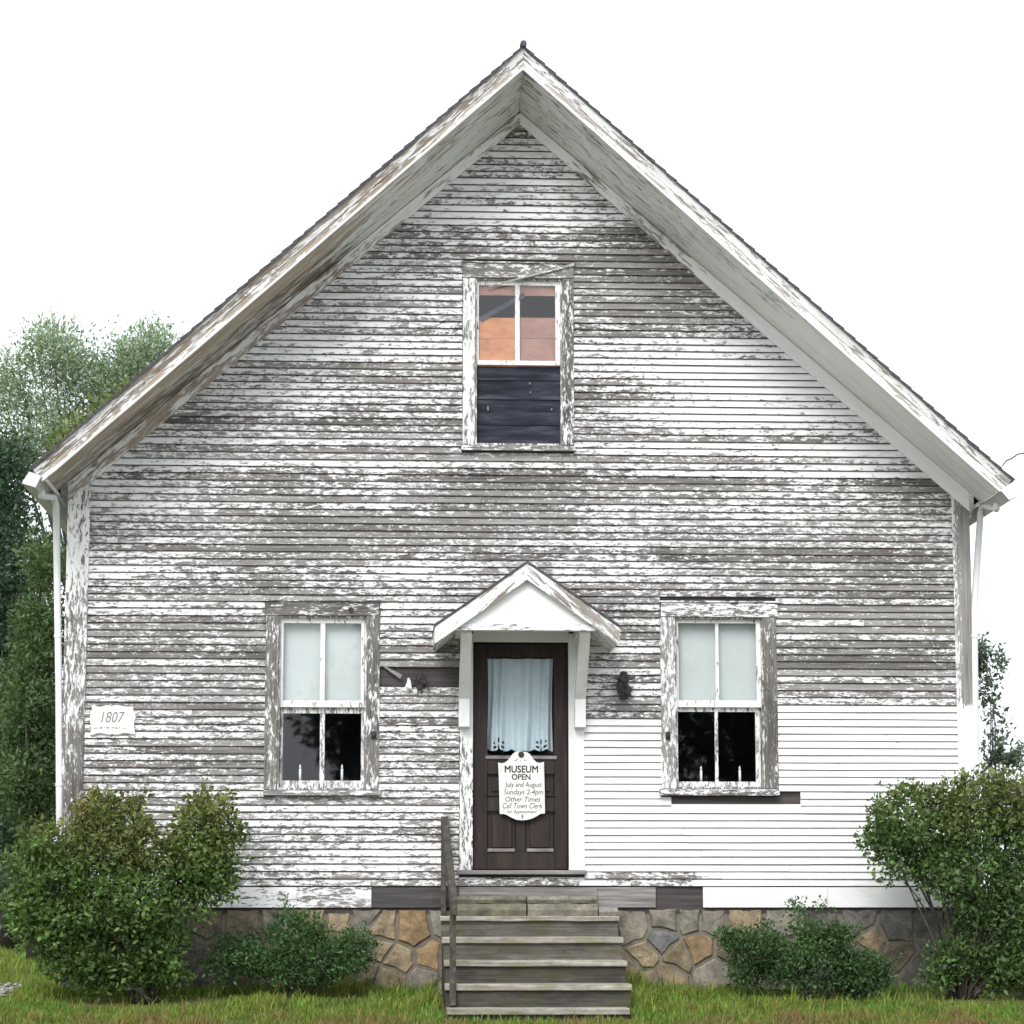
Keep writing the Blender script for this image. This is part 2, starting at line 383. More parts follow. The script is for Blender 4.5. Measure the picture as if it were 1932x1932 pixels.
# ------------------------------------------------------------------ HOUSE
XL = at(126, 1200).x; XR = at(1830, 1200).x
DEPTH = 9.0
OH = 0.85                                                # gable overhang
HOUSE = empty('clapboard_house', (0, 0.0, GZ), 'weathered gabled house of peeling white clapboards above a stone foundation', 'house')
SK_T = at(980, 1673).z; SK_B = at(980, 1712).z           # skirt board
Z_FOUND = SK_B

# rake lines: (apex, tip) in XZ for the left (-1) and right (+1) slope
ap = at(987, 89, -OH); tl = at(59, 883, -OH); tr = at(1909, 905, -OH)
AP = Vector((ap.x, ap.z)); TIP = {-1: Vector((tl.x, tl.z)), 1: Vector((tr.x, tr.z))}
fa = at(981, 214); fb = at(981, 237)
FR_T = {-1: (Vector((fa.x, fa.z)), Vector((at(131, 910).x, at(131, 910).z))), 1: (Vector((fa.x, fa.z)), Vector((at(1832, 934).x, at(1832, 934).z)))}
FR_B = {-1: (Vector((fb.x, fb.z)), Vector((at(133, 944).x, at(133, 944).z))), 1: (Vector((fb.x, fb.z)), Vector((at(1832, 970).x, at(1832, 970).z)))}
def line_z(l, x): return l[0].y + (l[1].y - l[0].y) * (x - l[0].x) / (l[1].x - l[0].x)
def frieze_bottom(x): return line_z(FR_B[-1 if x < fb.x else 1], x)
def frieze_top(x): return line_z(FR_T[-1 if x < fa.x else 1], x)

# paint coverage over the front, in photo pixels
BLOBS = [(980, 330, 230, 130, .24), (980, 470, 500, 55, -.10), (620, 640, 230, 120, .04), (1220, 560, 170, 90, -.22), (1500, 740, 250, 110, .26),
         (1300, 740, 120, 100, .10), (700, 980, 400, 110, -.10), (1080, 960, 300, 100, -.14), (1640, 1010, 230, 100, -.10), (1640, 1210, 260, 120, -.22),
         (300, 880, 220, 140, .10), (340, 1180, 260, 150, -.10), (360, 1400, 260, 160, -.10), (800, 1150, 120, 90, .02), (790, 1500, 130, 120, .06),
         (560, 1590, 330, 60, .08), (300, 1020, 150, 60, .10), (1180, 1150, 120, 110, .0), (1170, 1330, 90, 40, -.12), (790, 1255, 90, 40, -.2),
         (480, 780, 200, 60, -.06), (900, 900, 260, 40, .06), (1560, 900, 260, 40, .10)]
def cover(px, py):
    if (px > 1466 and py > 1336) or (1100 < px <= 1466 and py > 1358):
        c = 1.06
        if py > 1648 and px < 1330: c = 0.66
        if py > 1600 and px < 1140: c = 0.95
        return c
    c = 0.548
    for x, y, sx, sy, a in BLOBS: c += 0.8 * a * math.exp(-((px - x) / sx) ** 2 - ((py - y) / sy) ** 2)
    return c

# openings in photo px: casing outer rectangles
WIN = {'left': (500, 716, 1136, 1499), 'right': (1246, 1466, 1138, 1499), 'top': (872, 1082, 498, 850)}
def rect(px0, px1, py0, py1):
    a = at(px0, (py0 + py1) / 2); b = at(px1, (py0 + py1) / 2); t = at((px0 + px1) / 2, py0); c = at((px0 + px1) / 2, py1)
    return [a.x, b.x, c.z, t.z]
HOLES = [rect(*WIN[k]) for k in WIN]
HOLES.append(rect(866, 1102, 1195, 1650))               # door with its casing
BARE = [rect(722, 866, 1264, 1306), rect(1266, 1510, 1501, 1515)]     # clapboards gone
EX = 0.0652
n_board = 0
z = SK_T + 0.002; course = 0
while True:
    zm = z + EX * 0.5
    if zm > fb.z + 0.01: break
    # extent of this course (goes behind the frieze and butts the corner boards)
    def xlim(s):
        edge = at(166, 1100).x if s < 0 else at(1799, 1100).x
        l = FR_B[s]; xr = l[0].x + (l[1].x - l[0].x) * ((z + 0.03) - l[0].y) / (l[1].y - l[0].y)
        xr += 0.06 * s
        return max(edge, xr) if s < 0 else min(edge, xr)
    x0, x1 = xlim(-1), xlim(1)
    if x1 - x0 < 0.08: break
    spans = [(x0, x1)]
    for h in HOLES + BARE:
        if h[2] - EX * 0.5 < z + EX * 0.5 < h[3] + EX * 0.35 and not (h in BARE and not (h[2] < zm < h[3] + 0.01)):
            nw = []
            for a, b in spans:
                if h[0] <= a and h[1] >= b: continue
                if a < h[0] < b: nw.append((a, h[0]))
                if a < h[1] < b: nw.append((h[1], b))
                if h[1] <= a or h[0] >= b: nw.append((a, b))
            spans = nw
    cut = []
    for a, b in spans:
        if b - a > 3.2 and random.random() < 0.75:
            c = a + (b - a) * random.uniform(0.25, 0.75); cut += [(a, c - 0.0012), (c + 0.0012, b)]
        elif 1.4 < b - a <= 3.2 and random.random() < 0.10:
            c = a + (b - a) * random.uniform(0.3, 0.7); cut += [(a, c - 0.0012), (c + 0.0012, b)]
        else: cut.append((a, b))
    for a, b in cut:
        if b - a < 0.03: continue
        ns = max(1, int((b - a) / 0.22)); mb = MB(); pv = []
        jz = random.uniform(-0.0016, 0.0016); jy = random.uniform(0, 0.003); rd = random.uniform(-0.13, 0.13); sd = random.uniform(0, 99)
        tilt = random.uniform(-0.001, 0.001); clean = cover(*proj((a + b) / 2, 0, zm)) > 0.9
        for i in range(ns + 1):
            x = a + (b - a) * i / ns
            wz = 0.0038 * noise.noise(Vector((x * 0.9, sd, 1.0))) + jz + tilt * (i / ns - 0.5)
            wy = 0.004 * noise.noise(Vector((x * 1.3, sd, 7.0))) - jy
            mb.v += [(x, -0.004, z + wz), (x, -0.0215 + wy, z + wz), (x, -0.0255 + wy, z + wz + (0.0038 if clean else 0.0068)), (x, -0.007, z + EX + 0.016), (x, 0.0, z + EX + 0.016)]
            px, py = proj(x, 0, zm)
            c = cover(px, py)
            if clean: c += 0.5 * rd + 0.12 * noise.noise(Vector((x * 1.5, zm * 3, 1.1)))
            if c < 0.9: c += rd + 0.18 * noise.noise(Vector((x * 0.8, zm * 2.2, 3.3)))
            pv += [c - 0.2, c - 0.2, c - (0.0 if clean else 0.10), c + (0.0 if clean else 0.09), c + 0.1]
        for i in range(ns):
            k = 5 * i
            for q in range(5): mb.f.append((k + q, k + (q + 1) % 5, k + 5 + (q + 1) % 5, k + 5 + q))
        mb.f += [(4, 3, 2, 1, 0), tuple(5 * ns + q for q in range(5))]
        mb.f = [tuple(reversed(q)) for q in mb.f]
        ob = mb.build('clapboard', 'clap', HOUSE, paint=0.5)
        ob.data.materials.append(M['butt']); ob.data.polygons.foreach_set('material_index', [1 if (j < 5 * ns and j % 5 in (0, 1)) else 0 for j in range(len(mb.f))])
        ob.data.attributes['paint'].data.foreach_set('value', pv)
        n_board += 1
    z += EX; course += 1
print('clapboards', n_board, 'courses', course)

# sheathing behind the clapboards, with the openings left free
OPEN = [rect(524, 691, 1162, 1490), rect(1274, 1441, 1165, 1488), rect(896, 1061, 526, 840), rect(892, 1072, 1212, 1642)]
bx = sorted(set([XL, XR, fa.x] + [v for h in OPEN for v in h[:2]]))
mb = MB()
for a, b in zip(bx[:-1], bx[1:]):
    m_ = (a + b) / 2
    cuts = sorted([(h[2], h[3]) for h in OPEN if h[0] < m_ < h[1]])
    zz = SK_B - 0.05
    for c0, c1 in cuts: mb.box(a, b, 0.0, 0.13, zz, c0); zz = c1
    mb.prism([(a, zz), (b, zz), (b, frieze_top(b) + 0.02), (a, frieze_top(a) + 0.02)], 0.0, 0.13)
mb.build('sheathing', 'core', HOUSE)
# side and back walls with lapped profile
for s, X in ((-1, XL), (1, XR)):
    mb = MB(); zt = frieze_top(X) + 0.05; z = SK_B; poly = []
    while z < zt:
        poly += [(X + s * 0.014, z), (X + s * 0.002, min(z + 0.0652, zt))]; z += 0.0652
    poly = [(X - s * 0.10, SK_B)] + poly + [(X - s * 0.10, zt)]
    mb.prism(poly, 0.135, DEPTH)
    mb.build('side_wall', 'clap', HOUSE, paint=0.55)
mb = MB(); mb.prism([(XL, SK_B), (XR, SK_B), (TIP[1].x - 0.04, TIP[1].y - 0.02), (AP.x, AP.y - 0.01), (TIP[-1].x + 0.04, TIP[-1].y - 0.02)], DEPTH, DEPTH + 0.12)
mb.build('back_wall', 'clap', HOUSE, paint=0.55)
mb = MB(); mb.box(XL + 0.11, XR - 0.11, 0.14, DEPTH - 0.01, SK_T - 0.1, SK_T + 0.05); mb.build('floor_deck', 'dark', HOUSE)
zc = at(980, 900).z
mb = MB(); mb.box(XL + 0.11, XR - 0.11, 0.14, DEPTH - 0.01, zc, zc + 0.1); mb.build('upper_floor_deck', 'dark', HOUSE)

# corner boards
def pv_corner_left(x, y, z):
    px, py = proj(x, y, z); return 0.62 if py < 1100 else (0.50 if py < 1370 else 0.36)
def pv_corner_right(x, y, z):
    px, py = proj(x, y, z); return 1.1 if py > 1320 else (0.62 if x < XR - 0.06 else -0.12)
for s in (-1, 1):
    mb = MB()
    a = XL - 0.018 if s < 0 else at(1798, 1100).x
    b = at(167, 1100).x if s < 0 else XR + 0.018
    zs = list(np.linspace(SK_B - 0.01, frieze_bottom(XL if s < 0 else XR) + 0.02, 30))
    for i, z in enumerate(zs):
        zt = z
        mb.v += [(a, -0.034, z), (b, -0.034, z), (b, 0.16, z), (a, 0.16, z)]
    n_ = len(zs)
    # slanted top under the frieze
    for k, x in ((0, a), (1, b), (2, b), (3, a)):
        v = mb.v[4 * (n_ - 1) + k]; mb.v[4 * (n_ - 1) + k] = (v[0], v[1], frieze_bottom(x) + 0.03)
    for i in range(n_ - 1):
        k = 4 * i
        for q in range(4): mb.f.append((k + q, k + (q + 1) % 4, k + 4 + (q + 1) % 4, k + 4 + q))
    mb.f += [(3, 2, 1, 0), (4 * n_ - 4, 4 * n_ - 3, 4 * n_ - 2, 4 * n_ - 1)]
    mb.build('corner_board', 'trim_z', HOUSE, paint=pv_corner_left if s < 0 else pv_corner_right)

# rake trim
ang = {s: math.atan2(TIP[s].y - AP.y, abs(TIP[s].x - AP.x)) for s in (-1, 1)}
M['rake_l'] = painted_wood('peeling_rake_paint_rising', rot=(0, -ang[-1], 0), fine=(3.0, 22, 22), coarse=(0.7, 9, 9), woodtint=(1.65, 1.45, 1.25))
M['rake_r'] = painted_wood('peeling_rake_paint_falling', rot=(0, ang[1], 0), fine=(3.0, 22, 22), coarse=(0.7, 9, 9), woodtint=(1.6, 1.52, 1.45))
def rakepaint(base, left):
    def f(x, y, z):
        px, py = proj(x, y, z); return base(px, py)
    return f
def seg_strip(p0, p1, y_of, nseg=24):
    """bar between two cross-sections: p(t) -> list of 4 (x, y, z) corners"""
def rake_bar(s, v0, v1, yf0, yf1, yb, name, base, n=22, tipcut=0.0, parent=HOUSE):
    """bar parallel to the roof line: from v0 to v1 below it (vertical), front y yf0 (top) / yf1 (bottom)"""
    mb = MB()
    for i in range(n + 1):
        t = i / n
        wob = 0.006 * noise.noise(Vector((t * 5, s * 3.3, v0 * 9)))
        p = AP.lerp(TIP[s], t * (1 + v0 * 0.64 / 5.8)); p1 = AP.lerp(TIP[s], t * (1 + v1 * 0.64 / 5.8))
        mb.v += [(p1.x, yf1, p1.y + v1 + wob), (p.x, yf0, p.y + v0 + wob), (p.x, yb, p.y + v0 + wob), (p1.x, yb, p1.y + v1 + wob)]
    for i in range(n):
        k = 4 * i
        for q in range(4): mb.f.append((k + q, k + (q + 1) % 4, k + 4 + (q + 1) % 4, k + 4 + q))
    mb.f += [(3, 2, 1, 0), (4 * n, 4 * n + 1, 4 * n + 2, 4 * n + 3)]
    if s < 0: mb.f = [tuple(reversed(q)) for q in mb.f]
    return mb.build(name, 'rake_l' if s < 0 else 'rake_r', parent, paint=rakepaint(base, s < 0))
for s in (-1, 1):
    rake_bar(s, -0.022, -0.112, -OH - 0.040, -OH - 0.012, -OH + 0.02, 'crown_moulding', lambda px, py: 0.50 if px < 987 else 0.60)
    rake_bar(s, -0.108, -0.192, -OH - 0.004, -OH - 0.002, -OH + 0.02, 'rake_fascia', lambda px, py: 0.44 if px < 987 else 0.56)
    rake_bar(s, -0.188, -0.214, -OH - 0.020, -OH - 0.016, -OH + 0.015, 'rake_bead', lambda px, py: 0.80)
    # soffit: two boards from the fascia to the frieze
    def fsp(t): p = AP.lerp(TIP[s], t); return Vector((p.x, -OH + 0.015, p.y - 0.196))
    def wsp(t):
        p = AP.lerp(TIP[s], t); l = FR_T[s]; zz = line_z(l, p.x)
        return Vector((p.x, 0.0, zz))
    for q0, q1, cv in ((0.0, 0.45, lambda px, py: (0.22 + 0.30 * (py < 420)) if px < 987 else (0.66 if py < 600 else 1.02)), (0.452, 1.0, lambda px, py: (0.70 if py < 450 else 0.40) if px < 987 else (0.64 if py < 480 else 1.02))):
        mb = MB(); n = 24
        for i in range(n + 1):
            t = i / n * 0.977; A = fsp(t).lerp(wsp(t), q0); B = fsp(t).lerp(wsp(t), q1)
            dz = 0.004 if q0 else 0.0
            mb.v += [tuple(A + Vector((0, 0, dz))), tuple(B + Vector((0, 0, dz))), tuple(B + Vector((0, 0, 0.02 + dz))), tuple(A + Vector((0, 0, 0.02 + dz)))]
        for i in range(n):
            k = 4 * i
            for q in range(4): mb.f.append((k + q, k + (q + 1) % 4, k + 4 + (q + 1) % 4, k + 4 + q))
        mb.f += [(3, 2, 1, 0), (4 * n, 4 * n + 1, 4 * n + 2, 4 * n + 3)]
        if s > 0: mb.f = [tuple(reversed(q)) for q in mb.f]
        mb.build('rake_soffit', 'rake_l' if s < 0 else 'rake_r', HOUSE, paint=rakepaint(cv, s < 0))
    # frieze board
    mb = MB(); n = 24; lt, lb = FR_T[s], FR_B[s]; xe = XL - 0.02 if s < 0 else XR + 0.02
    for i in range(n + 1):
        x = fa.x + (xe - fa.x) * i / n
        mb.v += [(x, -0.040, line_z(lb, x)), (x, -0.040, line_z(lt, x) - 0.003), (x, -0.001, line_z(lt, x) - 0.003), (x, -0.001, line_z(lb, x))]
    for i in range(n):
        k = 4 * i
        for q in range(4): mb.f.append((k + q, k + (q + 1) % 4, k + 4 + (q + 1) % 4, k + 4 + q))
    mb.f += [(3, 2, 1, 0), (4 * n, 4 * n + 1, 4 * n + 2, 4 * n + 3)]
    if s < 0: mb.f = [tuple(reversed(q)) for q in mb.f]
    def cvf(px, py):
        if px < 987: return 0.68 if py < 480 else 0.50
        return 0.70 if py < 300 else (0.55 if py < 520 else 1.0)
    mb.build('frieze_board', 'rake_l' if s < 0 else 'rake_r', HOUSE, paint=rakepaint(cvf, s < 0))
    # roof plane with stepped shingle courses
    n = 44; poly = []
    for i in range(n):
        p = AP.lerp(TIP[s], i / n); q = AP.lerp(TIP[s], (i + 1) / n)
        poly += [(p.x, p.y - 0.002), (q.x, q.y + 0.012)]
    low = AP.lerp(TIP[s], 1.0)
    poly += [(low.x + s * 0.02, low.y - 0.008), (low.x, low.y - 0.026), (AP.x, AP.y - 0.026)]
    mb = MB()
    jag = 10
    mb.prism(poly, -OH - 0.055, DEPTH + 0.4)
    mb.build('roof_slope', 'shingle', HOUSE)
    # eave: fascia, soffit
    tip = TIP[s]; X = XL if s < 0 else XR; bx_, bz_ = tip.x - s * 0.132, tip.y - 0.118
    mb = MB(); mb.prism([(tip.x - s * 0.004, tip.y - 0.027), (bx_, bz_), (bx_ - s * 0.02, bz_ + 0.016), (tip.x - s * 0.028, tip.y - 0.027)], -OH + 0.021, DEPTH + 0.3); mb.build('eave_fascia', 'trim_x', HOUSE, paint=0.9)
    ep = [(bx_ - s * 0.021, bz_ + 0.001), (X - s * 0.03, bz_ - 0.13), (X - s * 0.03, bz_ - 0.11), (bx_ - s * 0.021, bz_ + 0.018)]
    mb = MB(); mb.prism(ep, -0.001, DEPTH + 0.3); mb.build('eave_soffit', 'trim_x', HOUSE, paint=0.62 if s < 0 else 1.0)
    mb = MB(); mb.prism([(bx_ - s * 0.02, bz_), (X + s * 0.019, bz_ - 0.125), (X + s * 0.019, bz_ + 0.25), (bx_ - s * 0.02, bz_ + 0.10)], -0.030, -0.0012); mb.build('eave_end_board', 'trim_x', HOUSE, paint=0.25 if s < 0 else 0.55)  # low paint value greys the board, painting in shade like the soffit's
# ridge cap
mb = MB(); mb.tube([(AP.x, -OH - 0.075, AP.y + 0.012), (AP.x, DEPTH + 0.4, AP.y + 0.012)], 0.03, 8); mb.build('ridge_cap', 'shingle', HOUSE)

# gutters and downspouts
for s in (-1, 1):
    tip = TIP[s]; yf = -OH - 0.06
    pp = [(55, 890), (78, 898), (67, 920), (41, 912)] if s < 0 else [(1905, 915), (1888, 926), (1904, 944), (1923, 934)]   # top, inner, bottom, outer
    A_, B_, C_, D_ = [Vector((at(u, v, yf).x, at(u, v, yf).z)) for u, v in pp]
    t_ = 0.07
    inner = [D_.lerp(A_, 0.08) , C_.lerp(D_, 0.09).lerp(B_, 0.09), C_.lerp(B_, 0.9).lerp(A_, 0.09), A_.lerp(D_, 0.08)]
    mb = MB(); mb.prism([tuple(v) for v in (D_, C_, B_, A_, inner[3], inner[2], inner[1], inner[0])], yf, DEPTH + 0.3); gut = mb.build('gutter', 'gutter', HOUSE)
    mb = MB(); mb.prism([tuple(v) for v in (A_, B_, C_, D_)], yf - 0.008, yf - 0.0005); mb.build('end_cap', 'white', gut, bevel=0.002)
    gm = (B_ + C_) / 2; gm = gm.lerp((A_ + D_) / 2, 0.2)
    # downspout
    y1 = -0.02
    g0 = Vector((gm.x, -0.55, gm.y - 0.02))
    if s < 0: P = [g0, g0 + Vector((0.0, 0.03, -0.05)), at(101, 938, -0.12), at(106, 955, y1), at(108, 1100, y1), at(111, 1300, y1), at(112, 1480, y1), at(113, 1720, y1)]
    else: P = [g0, g0 + Vector((0.0, 0.03, -0.05)), at(1855, 952, -0.12), at(1850, 968, y1), at(1838, 1150, y1), at(1839, 1250, y1), at(1841, 1440, y1), at(1843, 1720, y1)]
    mb = MB(); mb.tube(P, 0.031, 12); dn = mb.build('downspout', 'white', HOUSE, smooth=True)
    for k in ((P[4] + P[5]) / 2, P[6]):
        mb = MB(); mb.tube([k + Vector((0, 0, 0.014)), k - Vector((0, 0, 0.014))], 0.036, 12); mb.build('sleeve', 'white', dn)

# skirt boards
zt, zb = SK_T, SK_B
def skirt(px0, px1, mat, paint=None, dy=0.0, dz=0.0, y0=-0.030):
    mb = MB(); a = at(px0, 1690).x; b = at(px1, 1690).x
    n = max(2, int((b - a) / 0.3))
    for i in range(n + 1):
        x = a + (b - a) * i / n
        mb.v += [(x, y0 + dy, zb + dz), (x, y0 + dy, zt - 0.004), (x, -0.002, zt - 0.004), (x, -0.002, zb + dz)]
    for i in range(n):
        k = 4 * i
        for q in range(4): mb.f.append((k + q, k + (q + 1) % 4, k + 4 + (q + 1) % 4, k + 4 + q))
    mb.f += [(3, 2, 1, 0), (4 * n, 4 * n + 1, 4 * n + 2, 4 * n + 3)]
    return mb.build('skirt_board', mat, HOUSE, paint=paint)
skirt(160, 560, 'trim_x', 0.68); skirt(560.5, 700.5, 'trim_x', 0.52, dy=0.003)
skirt(701, 866, 'dark_board', None, dy=0.005); skirt(866.5, 1127, 'grey_board', None, dy=0.006)
skirt(1127.5, 1236.5, 'grey_board', None, dy=0.002)
skirt(1326, 1560, 'trim_x', 1.22); skirt(1560.5, 1800, 'trim_x', 1.35, dy=0.003)
mb = MB(); a = at(1237, 1690).x; b = at(1325.6, 1690).x; mb.box(a, b, 0.01 - 0.012, 0.02, zb, zt); mb.build('rotten_sill', 'core', HOUSE)

# foundation: mortared field stones (Voronoi cells)
FT = SK_B - 0.006; FBZ = GZ - 0.25
FOUND = MB(); FOUND.box(XL + 0.02, XR - 0.02, 0.008, 0.4, FBZ, FT)
fo = FOUND.build('foundation', 'mortar', HOUSE)
for s, X in ((-1, XL + 0.02), (1, XR - 0.02)):
    mb = MB(); mb.box(X, X - s * 0.3, 0.41, DEPTH, FBZ, FT); mb.build('side_foundation', 'mortar', HOUSE)
TAN, OCH, GRY, DGR, BRN = (0.265, 0.215, 0.145), (0.30, 0.215, 0.125), (0.21, 0.195, 0.165), (0.130, 0.125, 0.115), (0.150, 0.128, 0.096)
SEEDS = [(779, 1755, OCH), (719, 1755, TAN), (686, 1732, GRY), (712, 1786, TAN), (752, 1812, TAN), (812, 1806, OCH), (735, 1850, TAN), (800, 1850, GRY), (690, 1790, BRN), (690, 1840, BRN),
         (845, 1740, GRY), (850, 1810, TAN), (900, 1760, GRY), (980, 1760, GRY), (1060, 1760, GRY), (1130, 1760, GRY), (900, 1840, GRY), (990, 1840, GRY), (1080, 1840, GRY), (1150, 1830, TAN),
         (1194, 1748, GRY), (1256, 1734, GRY), (1303, 1735, GRY), (1341, 1735, GRY), (1250, 1775, (0.15, 0.155, 0.155)), (1318, 1788, OCH), (1217, 1806, TAN), (1276, 1806, TAN), (1262, 1840, TAN), (1216, 1850, TAN),
         (1190, 1832, TAN), (1345, 1840, GRY), (1402, 1735, TAN), (1380, 1790, BRN), (1440, 1800, BRN), (1420, 1850, GRY), (1480, 1740, GRY), (1550, 1740, DGR), (1500, 1800, GRY), (1560, 1830, DGR),
         (1620, 1738, DGR), (1690, 1750, DGR), (1645, 1776, TAN), (1620, 1810, GRY), (1690, 1805, BRN), (1660, 1850, DGR), (1730, 1840, DGR), (1760, 1750, DGR), (1800, 1790, DGR), (1790, 1850, BRN), (1825, 1730, DGR),
         (455, 1745, BRN), (390, 1740, BRN), (420, 1800, BRN), (480, 1800, BRN), (360, 1800, DGR), (400, 1850, DGR), (530, 1740, GRY), (590, 1735, TAN), (640, 1735, TAN), (560, 1800, GRY), (630, 1790, BRN), (500, 1850, BRN), (600, 1850, GRY),
         (320, 1740, DGR), (250, 1745, DGR), (180, 1740, DGR), (290, 1810, DGR), (220, 1810, DGR), (150, 1810, DGR), (320, 1860, DGR), (240, 1860, DGR), (170, 1860, DGR)]
pts = [(at(p[0], p[1]).x, at(p[0], p[1]).z) for p in SEEDS]
def clip(poly, p, q):
    """keep the side of the bisector nearer to p"""
    mxp = ((p[0] + q[0]) / 2, (p[1] + q[1]) / 2); d = (q[0] - p[0], q[1] - p[1])
    f = lambda v: (v[0] - mxp[0]) * d[0] + (v[1] - mxp[1]) * d[1]
    o = []
    for i in range(len(poly)):
        a, b = poly[i], poly[(i + 1) % len(poly)]; fa_, fb_ = f(a), f(b)
        if fa_ <= 0: o.append(a)
        if (fa_ < 0) != (fb_ < 0):
            t = fa_ / (fa_ - fb_); o.append((a[0] + (b[0] - a[0]) * t, a[1] + (b[1] - a[1]) * t))
    return o
for i, p in enumerate(pts):
    poly = [(XL + 0.02, FBZ), (XR - 0.02, FBZ), (XR - 0.02, FT), (XL + 0.02, FT)]
    for j, q in enumerate(pts):
        if i != j: poly = clip(poly, p, q)
        if len(poly) < 3: break
    if len(poly) < 3: continue
    # subdivide and roughen the outline
    c = Vector((sum(v[0] for v in poly) / len(poly), sum(v[1] for v in poly) / len(poly)))
    ring = []
    for k in range(len(poly)):
        a, b = Vector(poly[k]), Vector(poly[(k + 1) % len(poly)])
        m_ = max(1, int((b - a).length / 0.045))
        for t in range(m_): ring.append(a.lerp(b, t / m_))
    def rough(v, inset):
        d = v - c; L = d.length
        k = (L - inset - 0.015 * max(0.0, 0.42 + noise.noise(Vector((v.x * 8, v.y * 8, i * 3.1))))) / max(L, 1e-4)
        return c + d * max(k, 0.3)
    n = len(ring); mb = MB(); yp = 0.004 - random.uniform(0.0, 0.014)
    r0 = [rough(v, 0.002) for v in ring]; r1 = [rough(v, 0.010) for v in ring]; r2 = [rough(v, 0.024) for v in ring]
    mb.v = [(v.x, 0.03, v.y) for v in r0] + [(v.x, yp + 0.012, v.y) for v in r1] + [(v.x, yp - 0.004 + 0.014 * noise.noise(Vector((v.x * 12, v.y * 12, i))), v.y) for v in r2]
    mb.v.append((c.x + 0.03, yp - 0.006, c.y + 0.02))
    for b_ in range(2):
        for k in range(n): mb.f.append((b_ * n + k, b_ * n + (k + 1) % n, (b_ + 1) * n + (k + 1) % n, (b_ + 1) * n + k))
    for k in range(n): mb.f.append((2 * n + k, 2 * n + (k + 1) % n, 3 * n))
    o = mb.build('stone', 'stone', fo)
    col = SEEDS[i][2]; j = random.uniform(0.85, 1.15)
    ca = o.data.attributes.new('stonecol', 'FLOAT_COLOR', 'POINT')
    ca.data.foreach_set('color', [v for _ in mb.v for v in (col[0] * j, col[1] * j, col[2] * j, 1.0)])

# ------------------------------------------------------------------ windows
def lower_window(px, kind):
    """px: dict of photo measures"""
    jx0, jx1, jy0, jy1 = px['open']
    # jamb lining as the part itself
    x0, x1, z0, z1 = rect(jx0, jx1, jy0, jy1)
    mb = MB(); t = 0.018
    mb.box(x0, x0 + t, -0.006, 0.15, z0, z1); mb.box(x1 - t, x1, -0.006, 0.15, z0, z1); mb.box(x0 + t, x1 - t, -0.006, 0.15, z1 - t, z1); mb.box(x0 + t, x1 - t, 0.0, 0.15, z0, z0 + t)
    wn = mb.build('window', 'trim_z', HOUSE, paint=0.45)
    cx0, cx1, cy0, cy1 = px['case']
    hx0, hx1, hz0, hz1 = rect(cx0, cx1, cy0, jy0)
    mb = MB(); mb.box(hx0, hx1, -0.036, 0.0, hz0 + 0.001, hz1); mb.box(hx0 - 0.015, hx1 + 0.015, -0.05, 0.0, hz1 + 0.001, hz1 + 0.016)
    mb.build('head_casing', 'trim_x', wn, paint=px['cov'][0], bevel=0.003)
    for k, (a, b) in enumerate(((cx0, jx0), (jx1, cx1))):
        r = rect(a, b, jy0, px['sill'][0]); mb = MB(); n = 16
        zs = np.linspace(r[2], r[3], n)
        for z in zs: mb.v += [(r[0] + (0.001 if k else 0), -0.030, z), (r[1] - (0 if k else 0.001), -0.030, z), (r[1] - (0 if k else 0.001), 0.0, z), (r[0] + (0.001 if k else 0), 0.0, z)]
        for i in range(n - 1):
            for q in range(4): mb.f.append((4 * i + q, 4 * i + (q + 1) % 4, 4 * i + 4 + (q + 1) % 4, 4 * i + 4 + q))
        mb.f += [(3, 2, 1, 0), (4 * n - 4, 4 * n - 3, 4 * n - 2, 4 * n - 1)]
        mb.build('side_casing', 'trim_z', wn, paint=px['cov'][1 + k])
    sx0, sx1, sz0, sz1 = rect(cx0 - 3, cx1 + 3, px['sill'][0], px['sill'][1])
    mb = MB(); mb.hexa([(sx0, -0.075, sz0 - 0.012), (sx1, -0.075, sz0 - 0.012), (sx1, 0.03, sz0), (sx0, 0.03, sz0), (sx0, -0.075, sz1 - 0.012), (sx1, -0.075, sz1 - 0.012), (sx1, 0.03, sz1), (sx0, 0.03, sz1)])
    mb.build('sill', 'trim_x', wn, paint=px['cov'][3], bevel=0.003)
    # sashes
    def sash(gl, gy0, gy1, ox0, ox1, oy0, oy1, y, covs, tilt=0.0):
        o = rect(ox0, ox1, oy0, oy1); ps = [rect(a, b, gy0, gy1) for a, b in gl]
        mb = MB(); yb = y + 0.035
        mb.box(o[0], ps[0][0], y, yb, o[2], o[3]); mb.box(ps[-1][1], o[1], y, yb, o[2], o[3])
        mb.box(ps[0][0], ps[-1][1], y + 0.001, yb, ps[0][3], o[3]); mb.box(ps[0][0], ps[-1][1], y + 0.001, yb, o[2], ps[0][2])
        if len(ps) > 1: mb.box(ps[0][1], ps[1][0], y + 0.003, yb, ps[0][2], ps[0][3])
        sh = mb.build('sash', 'trim_z', wn, paint=covs, bevel=0.002)
        for p in ps:
            mb = MB(); mb.box(p[0] - 0.004, p[1] + 0.004, y + 0.015, y + 0.018, p[2] - 0.004, p[3] + 0.004); mb.build('pane', 'glass', wn)
        return sh
    for a in px['sashes']: sash(*a)
    return wn

